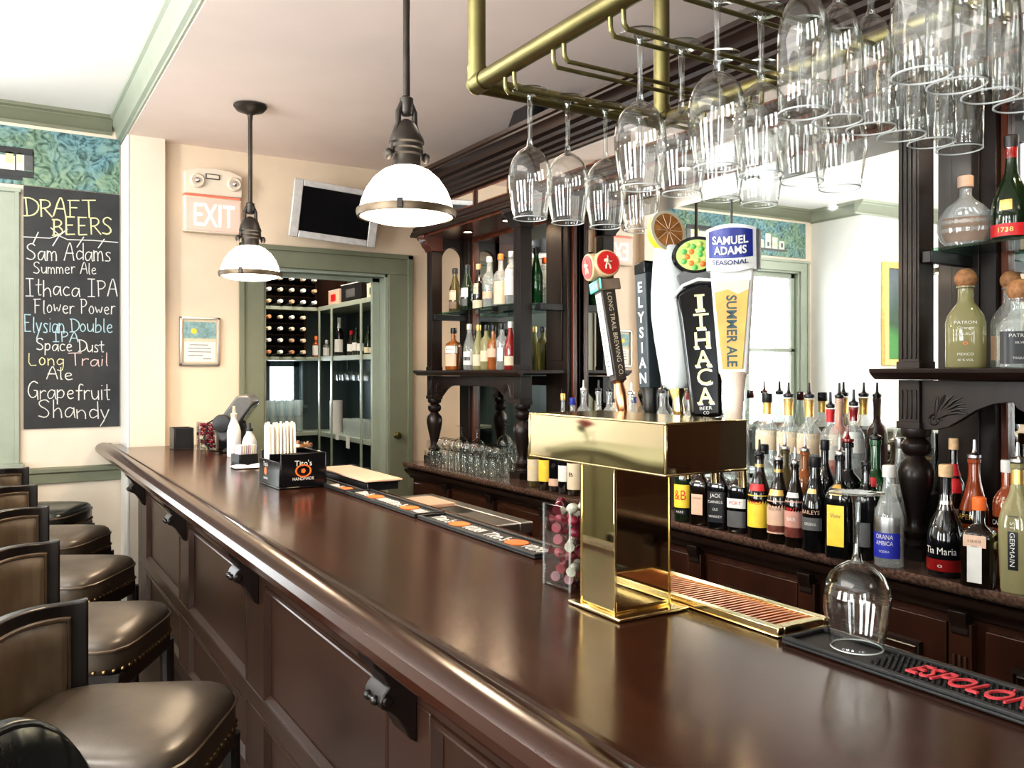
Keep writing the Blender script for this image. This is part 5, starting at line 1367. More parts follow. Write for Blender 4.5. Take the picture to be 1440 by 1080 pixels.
# ---- front row on the worktop, from the beer tower to the near end
Z = CZ + .0006
FR = 'front row of bottles on the worktop'
def px(x, X): return aX(x, 600, X)[1]
R_ = [
 dict(label='black-green bottle with bright yellow red-lettered label beside the beer tower', x=2.285, y=px(962, 2.285), h=.285, r=.038, style='wine', body='b_dkgreen', cap='red', labels=[(.10, .17, 1.3, 'black', [('RARE', .135, .008, .03, 'white')]), (.19, .50, 1.25, 'yellow', [('&B', .36, .038, .048, 'red')])]),
 dict(label='dark square whisky bottle with cream arched label, second from the beer tower', x=2.285, y=px(986, 2.285), h=.255, r=.037, style='squat', p=5, body='b_dark', cap='gold', labels=[(.16, .46, .55, 'tan', [('CROWN', .40, .008, .030, 'brown')])]),
 dict(label='black square whisky bottle with white script lettering, third from the beer tower', x=2.285, y=px(1012, 2.285), h=.265, r=.037, style='squat', p=6, body='b_black', cap='black', labels=[(.10, .52, .95, 'black', [('JACK', .46, .014, .038, 'white'), ('DANIELS', .38, .010, .048, 'white'), ('OLD', .28, .010, .02, 'white'), ('WHISKEY', .18, .009, .046, 'white')])]),
 dict(label='black bottle with small white and red band, fourth from the beer tower', x=2.295, y=px(1040, 2.295), h=.262, r=.038, style='squat', p=4, body='b_black', cap='steel', labels=[(.34, .47, .9, 'white', [('PORT', .41, .012, .04, 'red')]), (.08, .30, .9, 'grey_pl')]),
 dict(label='brown liqueur bottle with golden yellow arched label and red neck seal', x=2.275, y=px(1068, 2.275), h=.285, r=.040, style='slope', body='b_dark', cap='black', pour=True, labels=[(.14, .53, 1.2, 'yellow', [('KAHLUA', .44, .012, .05, 'red')]), (.58, .66, .9, 'red')], foil=('gold', .86, .90)),
 dict(label='brown liqueur bottle with tan arched label and gold neck seal', x=2.270, y=px(1095, 2.270), h=.275, r=.038, style='slope', body='b_dark', cap='steel', pour=True, labels=[(.12, .52, 1.2, 'tan', [('MOCHA', .42, .011, .045, 'brown')]), (.14, .22, 1.2, 'b_red'), (.58, .65, .9, 'gold')], foil=('gold', .86, .90)),
 dict(label='brown liqueur bottle with red and white striped label', x=2.265, y=px(1118, 2.265), h=.270, r=0.0335, style='slope', body='b_dark', cap='steel', pour=True, labels=[(.12, .56, 1.2, 'b_pink', [('MINT', .46, .012, .04, 'red'), ('BAR', .34, .012, .03, 'white')]), (.12, .24, 1.2, 'b_red'), (.60, .66, .8, 'white')]),
 dict(label='black bottle with tan word above an oval picture label', x=2.262, y=px(1146, 2.262), h=.290, r=.041, style='slope', body='b_black', cap='black', labels=[(.40, .48, 1.1, 'b_dark', [('BAILEYS', .44, .013, .058, 'tan')]), (.24, .38, .9, 'grey_pl', [('ORIGINAL', .31, .010, .04, 'white')]), (.64, .69, .5, 'gold')]),
 dict(label='tall black square bottle with narrow yellow label behind the upturned glass foot', x=2.25, y=px(1181, 2.25), h=.315, r=0.037, style='squat', p=6, body='b_black', cap='steel', pour=True, labels=[(.12, .52, .62, 'yellow', [('Veev', .42, .014, .03, 'brown')]), (.62, .72, .5, 'gold')]),
 dict(label='black bottle half hidden behind the upturned glass stem', x=2.3, y=px(1218, 2.3), h=.285, r=0.033, style='round', body='b_black', cap='black', pour=True, labels=[(.14, .40, .7, 'grey_pl')]),
 dict(label='clear bottle with blue and silver label beside the turned column', x=2.27, y=px(1250, 2.27), h=.285, r=0.041, style='slope', body='g_pale', cap='white_gl', labels=[(.10, .36, 1.15, 'blue', [('ORANA', .32, .014, .05, 'white'), ('AMBICA', .255, .013, .05, 'white'), ('VODKA', .17, .007, .03, 'white')]), (.36, .52, 1.15, 'steel')]),
 dict(label='bulbous black bottle with white script and dark red band, next to the column', x=2.305, y=px(1330, 2.305), h=.300, r=0.05, style='bulb', body='b_black', cap='corklite', labels=[(.06, .17, 1.2, 'b_red', [('o', .11, .012, .012, 'white')]), (.20, .34, 1.2, None, [('Tia Maria', .25, .020, .085, 'white')]), (.62, .76, 2.6, 'steel')]),
 dict(label='square brown bottle with white paper strip and tan seal in front of the orange bottles', x=2.27, y=px(1377, 2.27), h=.225, r=0.04, style='squat', p=6, body='b_dark', cap='orange', labels=[(.06, .50, .42, 'white'), (.48, .62, .62, 'tan', [('1849', .55, .008, .03, 'brown')])]),
 dict(label='tall ribbed pale green bottle with narrow black lettered strip', x=2.295, y=px(1431, 2.295), h=.335, r=0.04, style='tall', p=5, body='g_frost', cap='steel', pour=True, labels=[(.18, .60, .30, 'black')], foil=('gold', .84, .95)),
 # second row
 dict(label='dark bottle with red neck label and tan cork behind the bulbous black one', x=2.505, y=px(1341, 2.505), h=.36, r=0.033, style='wine', body='b_dark', cap='corklite', labels=[(.58, .70, 1.0, 'red'), (.15, .45, .9, 'brown')], foil=('red', .72, .82)),
 dict(label='orange aperitif bottle with gold-lettered black label', x=2.405, y=px(1370, 2.405), h=.325, r=0.041, style='slope', body='b_orange', cap='steel', pour=True, labels=[(.44, .55, 1.25, 'b_dark', [('APEROL', .50, .015, .075, 'gold')])]),
 dict(label='orange-red bottle with white-lettered dark label', x=2.43, y=px(1416, 2.43), h=.315, r=0.036, style='round', body='b_orange', cap='white_gl', labels=[(.44, .54, 1.25, 'b_dark', [('CAMPARI', .49, .014, .07, 'white')]), (.66, .72, 2.6, 'tan')]),
 dict(label='black bottle with oval silver label and red cap in the second row', x=2.378, y=px(1192, 2.378), h=.345, r=0.0455, style='squat', body='b_black', cap='b_red', pour=True, labels=[(.22, .52, .62, 'steel')]),
 dict(label='green gin bottle with red seal and white label', x=2.38, y=px(1231, 2.38), h=.36, r=0.043, style='squat', p=3, body='b_green', cap='black', pour=True, labels=[(.14, .46, .85, 'white', [('Tanqueray', .36, .012, .06, 'grey_pl')]), (.60, .68, .40, 'red')]),
 dict(label='clear bottle with white label tucked behind the turned column', x=2.56, y=px(1266, 2.56), h=.345, r=0.039, style='slope', body='g_pale', cap='steel', labels=[(.2, .6, 1.0, 'white', [('GIN', .45, .014, .03, 'grey_pl')])]),
 dict(label='dark round bottle in the second row behind the yellow arched label', x=2.385, y=px(1074, 2.385), h=.30, r=.04, style='round', body='g_pale', cap='black', labels=[(.2, .5, 1, 'tan')]),
 dict(label='dark round bottle in the second row behind the tan arched label', x=2.385, y=px(1104, 2.385), h=.30, r=.04, style='round', body='b_olive', cap='steel', pour=True, labels=[(.2, .5, 1, 'creampaper')]),
 dict(label='amber bottle in the second row behind the striped label', x=2.385, y=px(1132, 2.385), h=.30, r=.04, style='round', body='b_amber', cap='steel', pour=True, labels=[(.2, .5, 1, 'tan')]),
 dict(label='tall black bottle in the second row behind the oval picture label', x=2.380, y=px(1160, 2.380), h=.335, r=0.034, style='wine', body='b_black', cap='black', labels=[(.2, .5, 1, 'white')]),
 # seen under the tower box, on the far side
 dict(label='white-labelled wine bottle at the second turned column', x=2.33, y=px(752, 2.33), h=.30, r=.037, style='wine', body='b_olive', cap='black', labels=[(.10, .46, 1.4, 'creampaper', [('VINO', .32, .012, .04, 'yellow')])]),
 dict(label='dark bottle with lime label left of the black pair under the tower box', x=2.32, y=px(768, 2.32), h=.29, r=.037, style='wine', body='b_dark', cap='black', labels=[(.14, .50, 1.4, 'yellow')]),
 dict(label='black bottle with tan band, first of the pair under the tower box', x=2.32, y=px(782, 2.32), h=.29, r=0.036, style='wine', body='b_black', cap='black', labels=[(.10, .22, 1.4, 'tan')]),
 dict(label='black bottle with white triangle label, second of the pair under the tower box', x=2.32, y=px(795, 2.32), h=.29, r=0.0355, style='wine', body='b_black', cap='black', labels=[(.20, .46, .7, 'white')]),
 dict(label='dark bottle with pale yellow label touching the brass column in view', x=2.32, y=px(808, 2.32), h=.29, r=0.035, style='wine', body='b_dark', cap='black', labels=[(.10, .52, 1.3, 'creampaper', [('B', .34, .02, .02, 'black')])]),
]
for d in R_: bottle(z=Z, group=None, **d)
sg_ = [o for o in bpy.data.objects if o.get('label', '').startswith('tall ribbed pale green')][0]
t = MB(); text_plane(t, 'ST GERMAIN', (0, -.0455, .335 * .385), (0, 0, -1), (1, 0, 0), .012, .115)
lab = [c for c in sg_.children if c.name.startswith('label')][0]
obj('lettering', t, M['white'], lab)
# ---- rear row on the step
rear = [
 (3.640, 0.305, .045, 'flask', 'g_pale', 'gold', 'round-shouldered clear bottle with gold cap at the far end of the step', None),
 (3.545, 0.285, .034, 'round', 'g_pale', 'blue', 'clear bottle with blue cap on the step', 'blue'),
 (3.450, 0.335, .037, 'round', 'g_pale', 'white_gl', 'clear bottle with white pourer on the step, beside the blue-capped one', None),
 (3.355, 0.335, .038, 'squat', 'g_pale', 'black', 'clear square-shouldered bottle with black pourer over the rose reflection', None),
 (3.260, 0.335, .036, 'round', 'g_pale', 'black', 'clear bottle with black pourer behind the red roundel handle', 'white'),
 (3.165, 0.345, .036, 'slope', 'g_pale', 'white_gl', 'clear sloping bottle with white cap behind the red roundel handle', None),
 (3.070, 0.325, .037, 'round', 'g_pale', 'chrome', 'clear bottle with chrome pourer right of the roundel handle', 'steel'),
 (2.975, 0.335, .037, 'squat', 'g_pale', 'black', 'clear bottle with black cap left of the slate handle', None),
 (2.880, 0.335, .036, 'round', 'g_pale', 'black', 'clear bottle with black pourer behind the slate handle', 'white'),
 (2.785, 0.325, .037, 'slope', 'g_pale', 'chrome', 'clear bottle with chrome pourer between slate and white handles', None),
 (2.690, 0.335, .036, 'round', 'g_pale', 'b_red', 'clear bottle with red cap behind the white bottle handle', 'white'),
 (2.595, 0.335, .037, 'round', 'g_pale', 'b_red', 'clear bottle with red pourer between white and black handles', None),
 (2.500, 0.335, .037, 'squat', 'g_pale', 'black', 'clear bottle with black pourer behind the black gold-lettered handle', None),
 (2.405, 0.335, .036, 'slope', 'g_pale', 'b_red', 'clear bottle with dark red cap beside the amber handle', 'white'),
]
for y, h, r, stl, bd, cp_, lb, lm_ in rear:
    bottle(lb, 2.535 + rnd.uniform(-.02, .01), y, RSZ, h, r, stl, bd, cp_, labels=[(.25, .55, 1.0, lm_)] if lm_ else [], pour='pourer' in lb)
for k, (xp, lb) in enumerate(((1079, 'tall clear vodka bottle with cream collar, first of three gold-necked ones'), (1109, 'tall clear vodka bottle with cream collar, middle of three gold-necked ones'), (1138, 'tall clear vodka bottle with cream collar, last of three gold-necked ones'))):
    bottle(lb, 2.535, px(xp, 2.535), RSZ, .335, .0435, 'squat', 'g_pale', 'black', labels=[(.40, .62, 1.5, 'creampaper')], foil=('gold', .80, .985), pour=k > 0)
bottle('clear vodka bottle with red cap and pink label', 2.475, px(1167, 2.472), RSZ, .305, .035, 'round', 'g_pale', 'black', labels=[(.26, .42, 1.2, 'b_pink', [('VODKA', .34, .01, .045, 'red')]), (.42, .58, 1.2, 'white')], foil=('red', .84, .985), pour=True)
bottle('clear bottle of pink liqueur with grey collar behind the red capped pair', 2.580, px(1183, 2.590), RSZ, .335, .036, 'squat', 'b_pink', 'black', labels=[(.50, .62, 1.5, 'creampaper')], foil=('tan', .80, .985), pour=True)
bottle('clear bottle with dark red cap and spotted white neck label', 2.490, px(1199, 2.484), RSZ, .315, .036, 'round', 'g_pale', 'black', labels=[(.5, .72, 1.6, 'white')], foil=('b_red', .84, .985), pour=True)
# ---- shelves of the bay by the doorway
def shelf_row(rows, z, X):
    for (xp, h, r, stl, bd, cp_, lbs, lb, kw) in rows: bottle(lb, X + kw.pop('dx', 0), px(xp, X), z, h, r, stl, bd, cp_, labels=lbs, **kw)
N = 'on the glass shelf by the doorway'
shelf_row([
 (640, .275, .040, 'slope', 'b_olive', 'black', [(.30, .52, .7, 'creampaper'), (.1, .26, .8, 'brown')], 'olive-brown bottle with round cream seal ' + N, {}),
 (657, .280, .041, 'slope', 'b_dkgreen', 'black', [(.32, .52, .7, 'white'), (.12, .28, .6, 'grey_pl')], 'dark green bottle with round white seal ' + N, {}),
 (673, .270, .036, 'slope', 'b_dark', 'corklite', [(.02, .22, 1.2, 'creampaper'), (.36, .6, .5, 'creampaper')], 'dark slim bottle with cream foot label ' + N, {}),
 (688, .30, .040, 'squat', 'g_pale', 'white_gl', [(.20, .34, 1.0, 'tan')], 'clear square-shouldered bottle ' + N, {}),
 (704, .30, .040, 'squat', 'g_pale', 'orange', [(.06, .50, 1.2, 'creampaper')], 'clear bottle with big cream label and orange cap ' + N, {}),
 (719, .30, .038, 'round', 'g_pale', 'white_gl', [(.2, .7, 1.2, 'white')], 'clear bottle with white label beside the second column ' + N, {}),
 (754, .29, .036, 'slope', 'b_green', 'black', [], 'bright green bottle behind the second column ' + N, {}),
], ZG + .0006, 2.545)
N = 'on the carved shelf by the doorway'
shelf_row([
 (638, .255, .045, 'squat', 'b_amber', 'black', [(.42, .60, 1.1, 'white', [('BULLEIT', .52, .012, .05, 'grey_pl')]), (.1, .4, .9, 'tan')], 'amber whisky bottle with white and orange label ' + N, dict(p=4)),
 (660, .27, .037, 'slope', 'g_pale', 'white_gl', [(.12, .42, 1.2, 'white'), (.22, .30, .7, 'black')], 'clear bottle with white label ' + N, {}),
 (673, .26, .035, 'slope', 'g_frost', 'gold', [(.10, .36, 1.2, 'creampaper')], 'pale yellow bottle ' + N, {}),
 (684, .255, .036, 'round', 'g_frost', 'black', [(.2, .45, 1.2, 'creampaper')], 'pale yellow bottle with black cap ' + N, {}),
 (694, .25, .036, 'squat', 'b_amber', 'black', [(.3, .5, 1, 'tan')], 'amber bottle with tan label ' + N, {}),
 (706, .255, .036, 'round', 'g_pale', 'black', [(.2, .5, 1.2, 'steel')], 'clear bottle with silver label ' + N, {}),
 (718, .26, .036, 'slope', 'b_red', 'white_gl', [(.1, .3, 1.2, 'creampaper')], 'deep red bottle by the second column ' + N, {}),
 (651, .24, .033, 'round', 'b_dkgreen', 'black', [(.2, .5, 1.2, 'creampaper')], 'dark green bottle in the second line ' + N, dict(dx=.085)),
], ZS + .0006, 2.50)
# ---- near bay
bottle('round flat flask with blank brown label and cork on the near glass shelf', 2.53, px(1358, 2.53), ZG + .0006, .205, .080, 'flask', 'g_pale', 'tan', labels=[(.08, .44, .95, 'brown')], sx=.42, face=math.radians(-158), name='flat_flask')
bottle('dark cognac bottle with gold seal and red band on the near glass shelf', 2.545, px(1422, 2.545), ZG + .0006, .30, .053, 'bulb', 'b_dkgreen', 'black', labels=[(.05, .17, 1.4, 'red', [('1738', .11, .014, .04, 'gold')]), (.30, .40, .32, 'gold')], foil=('b_red', .82, .98))
bottle('frosted yellow tequila bottle with ball cork and white lettering on the carved shelf', 2.480, px(1358, 2.480), ZS + .0006, .245, .0545, 'patron', 'g_frost', 'cork', labels=[(.05, .5, .8, None, [('PATRON', .55, .009, .055, 'white'), ('Orange', .48, .008, .04, 'white'), ('LIQUEUR', .41, .007, .045, 'white'), ('o', .30, .014, .014, 'orange'), ('MEXICO', .17, .008, .04, 'white'), ('40 % VOL', .10, .007, .04, 'white')])], p=3.2, cap_shape='ball', face=math.radians(-150))
bottle('clear tequila bottle with black label and ball cork at the near end of the shelf', 2.455, px(1434, 2.455), ZS + .0006, .195, .058, 'patron', 'g_pale', 'cork', labels=[(.06, .52, .85, 'black', [('PATRON', .46, .010, .055, 'white'), ('SILVER', .36, .006, .03, 'white'), ('TEQUILA', .14, .006, .04, 'white')])], p=3.5, cap_shape='ball', face=math.radians(-148))
bottle('clear tequila bottle with cork standing behind the black-labelled one', 2.585, px(1421, 2.585), ZS + .0006, .24, .05, 'patron', 'g_pale', 'cork', labels=[(.1, .4, .8, 'tan')], p=3.2, cap_shape='ball')

# ---- glassware on the worktop by the doorway
tg = thing('rocks_glass', 'rocks glass', 'glass', group='rocks glasses by the first column')
gb = MB().lathe([(.0, 0), (.030, .0), (.033, .004), (.038, .085), (.0365, .085), (.0315, .010), (0, .010)], 20)
obj('glass_body', gb, M['g_clear'], tg, ang=50)
first = True; rows_ = [2.335, 2.425, 2.515, 2.600]; nrm_ = ['front', 'second', 'third', 'back']
ys = [4.80 - .084 * i for i in range(10)]
for a, x in enumerate(rows_):
    for i, y in enumerate(ys):
        if a in (0, 1) and y > 4.95: continue
        lb = 'small clear rocks glass in the %s line of the lower layer, column side to tower side number' % nrm_[a]
        lb = 'rocks glass by the doorway, %s line' % nrm_[a]
        lb += ', ' + ['first', 'second', 'third', 'fourth', 'fifth', 'sixth', 'seventh', 'eighth', 'ninth', 'tenth'][i] + ' from the door'
        if first: tg.location = (x, y, Z); tg['label'] = lb; first = False
        else: dup(tg, (x, y, Z), 0, lb)
# upper layer lying on their sides, bases to the room
wg = thing('goblet', 'goblet', 'glass', group='goblets lying on the rocks glasses')
gb = [(.0, 0), (.030, .0), (.0305, .003), (.006, .007), (.005, .05), (.012, .056), (.034, .075), (.040, .10), (.038, .135), (.0365, .135), (.0385, .10), (.032, .077), (.0, .060)]
obj('bowl_and_stem', MB().lathe(gb, 20, M=Matrix.Rotation(PI / 2, 4, 'Y')), M['g_clear'], wg, ang=50)
for i, y in enumerate([4.78 - .086 * k for k in range(9)]):
    lb = 'goblet lying on the rocks glasses with its foot to the room, %s from the door' % ['first', 'second', 'third', 'fourth', 'fifth', 'sixth', 'seventh', 'eighth', 'ninth'][i]
    zz = Z + .085 + .0405
    if i == 0: wg.location = (2.31, y, zz); wg['label'] = lb
    else: dup(wg, (2.31, y, zz), 0, lb)
cg = thing('coupe_glass', 'upturned wide coupe glass nearer the first column', 'glass', group='upturned coupes')
obj('bowl', MB().lathe([(.054, 0), (.053, .03), (.040, .062), (.014, .078), (.006, .082), (.012, .076), (.038, .060), (.0515, .030), (.0525, 0)], 24), M['g_clear'], cg, ang=60)
obj('stem', MB().lathe([(.006, .080), (.004, .095), (.004, .135), (.008, .142), (.034, .147), (.034, .149), (0, .150)], 20), M['g_clear'], cg)
cy0, cy1 = px(653, 2.56), px(675, 2.56)
cg.location = (2.54, cy0, Z + .0855)
dup(cg, (2.54, cy1, Z + .0855), 0, 'upturned wide coupe glass farther from the first column')
# ================================================================ PANTRY SHELVES
ZA, ZB, ZC = 2.075, 1.648, 1.005
su = thing('pantry_shelving', 'sage painted corner shelving with open bays inside the pantry doorway', 'shelving', (2.3, 7.1, 0))
SO = (2.3, 7.1, 0)
for z in (ZA, ZB, ZC, .45):
    obj('shelf', local(MB().box(1.27, 2.40, 7.15, 7.463, z - .03, z), SO), M['sage_light'], su, .002)
    obj('shelf', local(MB().box(2.42, 2.78, 5.80, 7.463, z - .03, z).box(2.402, 2.4195, 5.80, 7.15, z - .034, z + .004), SO), M['sage_light'], su, .002)
for y in (7.10, 6.79, 6.13, 5.83): obj('upright', local(MB().box(2.392, 2.4015, y - .018, y + .018, 0, ZA - .035), SO), M['sage_light'], su, .002)
obj('back_board', local(MB().box(2.785, 2.797, 5.80, 7.47, 0, 2.9), SO), M['slate'], su)
pb = MB().box(1.27, 2.78, 7.465, 7.476, ZA, 2.90); obj('upper_board', local(pb, SO), M['cab'], su)
# wine bottles lying neck out
wb = thing('wine_bottle', 'wine', 'bottle', group='wine bottles lying in the pantry')
Rm = Matrix.Rotation(PI / 2, 4, 'X')
obj('bottle_body', MB().lathe([(.034, 0), (.037, .01), (.037, .18), (.030, .205), (.0155, .225), (.0145, .29), (0, .29)], 18, M=Rm), M['b_black'], wb)
cpm = [mat('cream_capsule', (.74, .62, .48), .4), mat('white_capsule', (.85, .83, .80), .4), mat('copper_capsule', (.60, .28, .14), .4), mat('tan_capsule', (.62, .42, .28), .4)]
cap0 = obj('capsule', MB().lathe([(.0165, .235), (.0165, .298), (.013, .302), (0, .302)], 14, M=Rm), cpm[0], wb)
capm = [cap0.data] + [cap0.data.copy() for _ in range(3)]
for m_, c_ in zip(capm[1:], cpm[1:]): m_.materials[0] = c_
on = ['first', 'second', 'third', 'fourth', 'fifth', 'sixth', 'seventh', 'eighth', 'ninth', 'tenth', 'eleventh', 'twelfth', 'thirteenth', 'fourteenth']
cnt = 0
def wine(x, z, lb):
    global cnt
    if cnt == 0: o = wb; o.location = (x, 7.42, z); o['label'] = lb
    else: o = dup(wb, (x, 7.42, z), 0, lb)
    c = [q for q in o.children if q.name.startswith('capsule')][0]; c.data = capm[rnd.choice((0, 0, 1, 1, 2, 3))]
    cnt += 1
for r in range(4):
    for k in range(6):
        wine(1.88 + k * .098 + (.0 if r % 2 == 0 else .0), ZA + .040 + r * .098, 'wine bottle lying neck out above the top pantry shelf, %s layer, %s along' % (on[r], on[k]))
for r in range(4):
    for k in range(5):
        wine(1.88 + k * .098, ZB + .040 + r * .098, 'wine bottle lying neck out on the middle pantry shelf, %s layer, %s along' % (on[r], on[k]))
# rack bars holding the layers
for z0, x0, x1, lb in ((ZA, 1.825, 2.425, 'slim wooden bottle rack above the top pantry shelf'), (ZB, 1.825, 2.33, 'slim wooden bottle rack on the middle pantry shelf')):
    rr = thing('wine_rack', lb, 'wine rack', ((x0 + x1) / 2, 7.3, z0))
    m = MB()
    for r in range(1, 4): m.box(x0 - (x0 + x1) / 2, x1 - (x0 + x1) / 2, -.02, .0, r * .098 - .0085, r * .098 - .0005).box(x0 - (x0 + x1) / 2, x1 - (x0 + x1) / 2, .09, .11, r * .098 - .0085, r * .098 - .0005)
    obj('cross_bar', m, M['cab'], rr)
    m = MB()
    for x in (x0, x1): m.box(x - (x0 + x1) / 2 - .008, x - (x0 + x1) / 2 + .008, -.025, .115, .0005, .385)
    obj('rack_side', m, M['cab'], rr)
# boxes and a bottle on the top side shelf
def carton(label, y, z, sx, sy, sz, mt, rz=0):
    t = thing('wine_carton', label, 'box', (2.60, y, z), rz)
    obj('carton_body', MB().box(-sx / 2, sx / 2, -sy / 2, sy / 2, 0, sz), M[mt], t, .003)
    obj('lid_flap', MB().box(-sx / 2 - .002, sx / 2 + .002, -sy / 2 - .002, sy / 2 + .002, sz, sz + .006), M['white'], t)
    obj('printed_mark', MB().box(-sx / 2 - .001, -sx / 2 - .0002, -sy * .2, sy * .25, sz * .3, sz * .75), M['red' if mt == 'tan' else 'grey_pl'], t)
carton('tan carton with red mark on the top side shelf of the pantry', 6.92, ZA + .0005, .28, .26, .13, 'tan')
carton('flat black carton leaning beside the tan one in the pantry', 6.52, ZA + .0005, .28, .40, .15, 'black', .04)
carton('white paper carton nearest the pantry doorway', 6.08, ZA + .0005, .26, .26, .12, 'creampaper', -.05)
bottle('standing wine bottle with white label near the top pantry shelf end', 2.50, 5.88, ZA + .0006, .29, .037, 'wine', 'b_black', 'black', labels=[(.2, .55, 1.5, 'white')], name='wine_bottle')
bottle('tall wine bottle with large white label alone on the pantry side shelf', 2.50, px(477, 2.50), ZB + .0006, .315, .038, 'wine', 'b_black', 'white_gl', labels=[(.12, .46, 1.6, 'white')], name='wine_bottle', foil=('white', .76, .95))
for i, (xp, bd, lm_, lb) in enumerate(((452, 'b_orange', 'white', 'orange bottle with white label at the pantry shelf corner'), (462, 'g_pale', 'white', 'small white labelled bottle beside the orange one in the pantry'))):
    p_ = aY(xp, 495, 7.22); bottle(lb, p_[0] - .01 - .03 * (1 - i), 7.24, ZB + .0006, .17 - .03 * i, .032, 'round', bd, 'white_gl' if i else 'orange', labels=[(.1, .6, 1.4, lm_)])
for i, xp in enumerate((494, 501, 508, 518, 526)):
    bottle('dark short bottle on the middle side shelf of the pantry, %s from the corner' % on[i], 2.54, px(xp, 2.54), ZB + .0006, .20 + .02 * (i % 2), .034, 'slope', ('b_dark', 'b_dkgreen')[i % 2], 'red' if i == 0 else 'black', labels=[(.2, .5, 1.2, 'white')] if i < 3 else [(.1, .3, 1.2, 'creampaper')])
# stemware hung under the side shelf, tumblers on the lower shelves
hg = None
for i in range(8):
    for j, x in enumerate((2.50, 2.64)):
        y = 6.98 - i * .135; lb = 'small wine glass hung under the pantry side shelf, %s line, %s from the corner' % (('front', 'rear')[j], on[i])
        if hg is None:
            hg = thing('hanging_pantry_glass', lb, 'glass', (x, y, ZB - .034), group='glasses hung in the pantry')
            obj('glass_body', MB().lathe([(0, 0), (.032, -.001), (.032, -.003), (.005, -.006), (.0045, -.075), (.010, -.08), (.034, -.10), (.040, -.125), (.036, -.165), (.0345, -.165), (.038, -.125), (.0, -.086)], 16), M['g_clear'], hg, ang=50)
        else: dup(hg, (x, y, ZB - .034), 0, lb)
tb = None
def tumblers(xs, ys, z, wh_, h, lay):
    global tb
    for a, x in enumerate(xs):
        for b2, y in enumerate(ys):
            for l in range(lay):
                lb = 'clear tumbler %s, %s line, %s along, %s layer' % (wh_, on[a], on[b2], on[l])
                if tb is None:
                    tb = thing('tumbler', lb, 'glass', (x, y, z), group='tumblers in the pantry')
                    obj('glass_body', MB().lathe([(0, 0), (.028, 0), (.033, .135), (.0315, .135), (.0265, .006), (0, .006)], 14), M['g_pale'], tb, ang=50)
                else: dup(tb, (x, y, z + l * .1365), 0, lb)
tumblers([1.74 + .074 * i for i in range(8)], [7.21, 7.30], ZC + .0006, 'on the back pantry shelf', .135, 2)
tumblers([2.48, 2.56], [6.66 - .075 * i for i in range(7)], ZC + .0006, 'on the pantry side shelf', .135, 1)
pt = obj('paper_towel_roll', MB().lathe([(.018, 0), (.055, 0), (.055, .27), (.018, .27)], 24, closed=True), M['white'], loc=(2.52, 7.02, ZC + .0006))
tag(pt, 'white paper towel roll standing in the pantry shelf corner', 'paper towel')
lowg = None
for a, x in enumerate((2.48, 2.57, 2.66)):
    for i in range(14):
        for l in range(2):
            y = 7.02 - i * .085; lb = 'tumbler on the bottom pantry side shelf, %s line, %s from the corner, %s layer' % (on[a], on[i], on[l])
            z = .4506 + .17 * 0 + l * .1365
            o = dup(tb, (x, y, z + .0), 0, lb, 'glasses under the pantry side shelf')
for k, (y, lb) in enumerate(((6.66, 'small white price card on the pantry shelf edge, nearer the corner'), (6.42, 'white order slip hanging from the pantry shelf edge'))):
    o = obj('shelf_card', MB().box(-.0015, .0, -.04, .04, -.05 - .05 * k, .0), M['white'], loc=(2.400, y, ZC + .012)); tag(o, lb, 'card')
# ---------------------------------------------------------------- sideboard with a vase out in the room (mirrored in the brass)
vt = thing('sideboard', 'sage painted sideboard out in the room, mirrored in the brass tap box', 'sideboard', (-1.75, 4.2, 0))
obj('cabinet', MB().box(-.2, .2, -1.0, .95, .0, .97), M['sage'], vt, .004)
obj('table_top', MB().box(-.23, .23, -1.03, .97, .97, 1.0), M['sage_light'], vt, .004)
for k in range(4): obj('door', MB().box(.2, .215, -.97 + k * .475, -.53 + k * .475, .08, .92), M['sage'], vt, .004)
vs_ = thing('flower_vase', 'clear glass vase with one dark pink rose and leaves on the sage sideboard', 'vase', (-1.62, 4.80, 1.0005))
obj('vase_glass', MB().lathe([(.035, 0), (.04, .01), (.03, .06), (.028, .10), (.035, .12), (.033, .12), (.026, .10), (.028, .06), (.036, .012), (0, .01)], 20), M['g_clear'], vs_)
st_ = MB().tube([(0, 0, .02), (.005, .01, .10), (.0, .02, .16)], .003, 6).tube([(0, 0, .03), (.005, .02, .10), (.01, .07, .15)], .002, 6)
obj('stem', st_, M['b_green'], vs_)
pt_ = MB()
for k in range(18):
    a = k * 2.4; r = .022 + .0040 * k
    pt_.sheet(lambda u, v, a=a, r=r, k=k: ((r * .55 * v + .006) * math.cos(a + (u - .5) * 2.2), .015 + (r * .55 * v + .006) * math.sin(a + (u - .5) * 2.2), .150 + .062 * v - .035 * (v ** 2) * (k / 18)), 6, 4)
obj('rose_bloom', pt_, mat('dark_pink_petals', (.36, .015, .08), .5, var=.3), vs_)
for k in range(4):
    d = Vector((.2 * math.cos(k * 2), 1.0, .25 * math.sin(k * 1.7))).normalized()
    obj('leaf', MB().sheet(lambda u, v, d=d, k=k: tuple(Vector((0, .02, .125 + .008 * k)) + d * (.055 * u) + d.cross(Vector((1, 0, 0))) * (.020 * (v - .5) * math.sin(u * PI)) * 2), 6, 3), M['b_green'], vs_)
vs_.scale = (1.7, 1.7, 1.0)
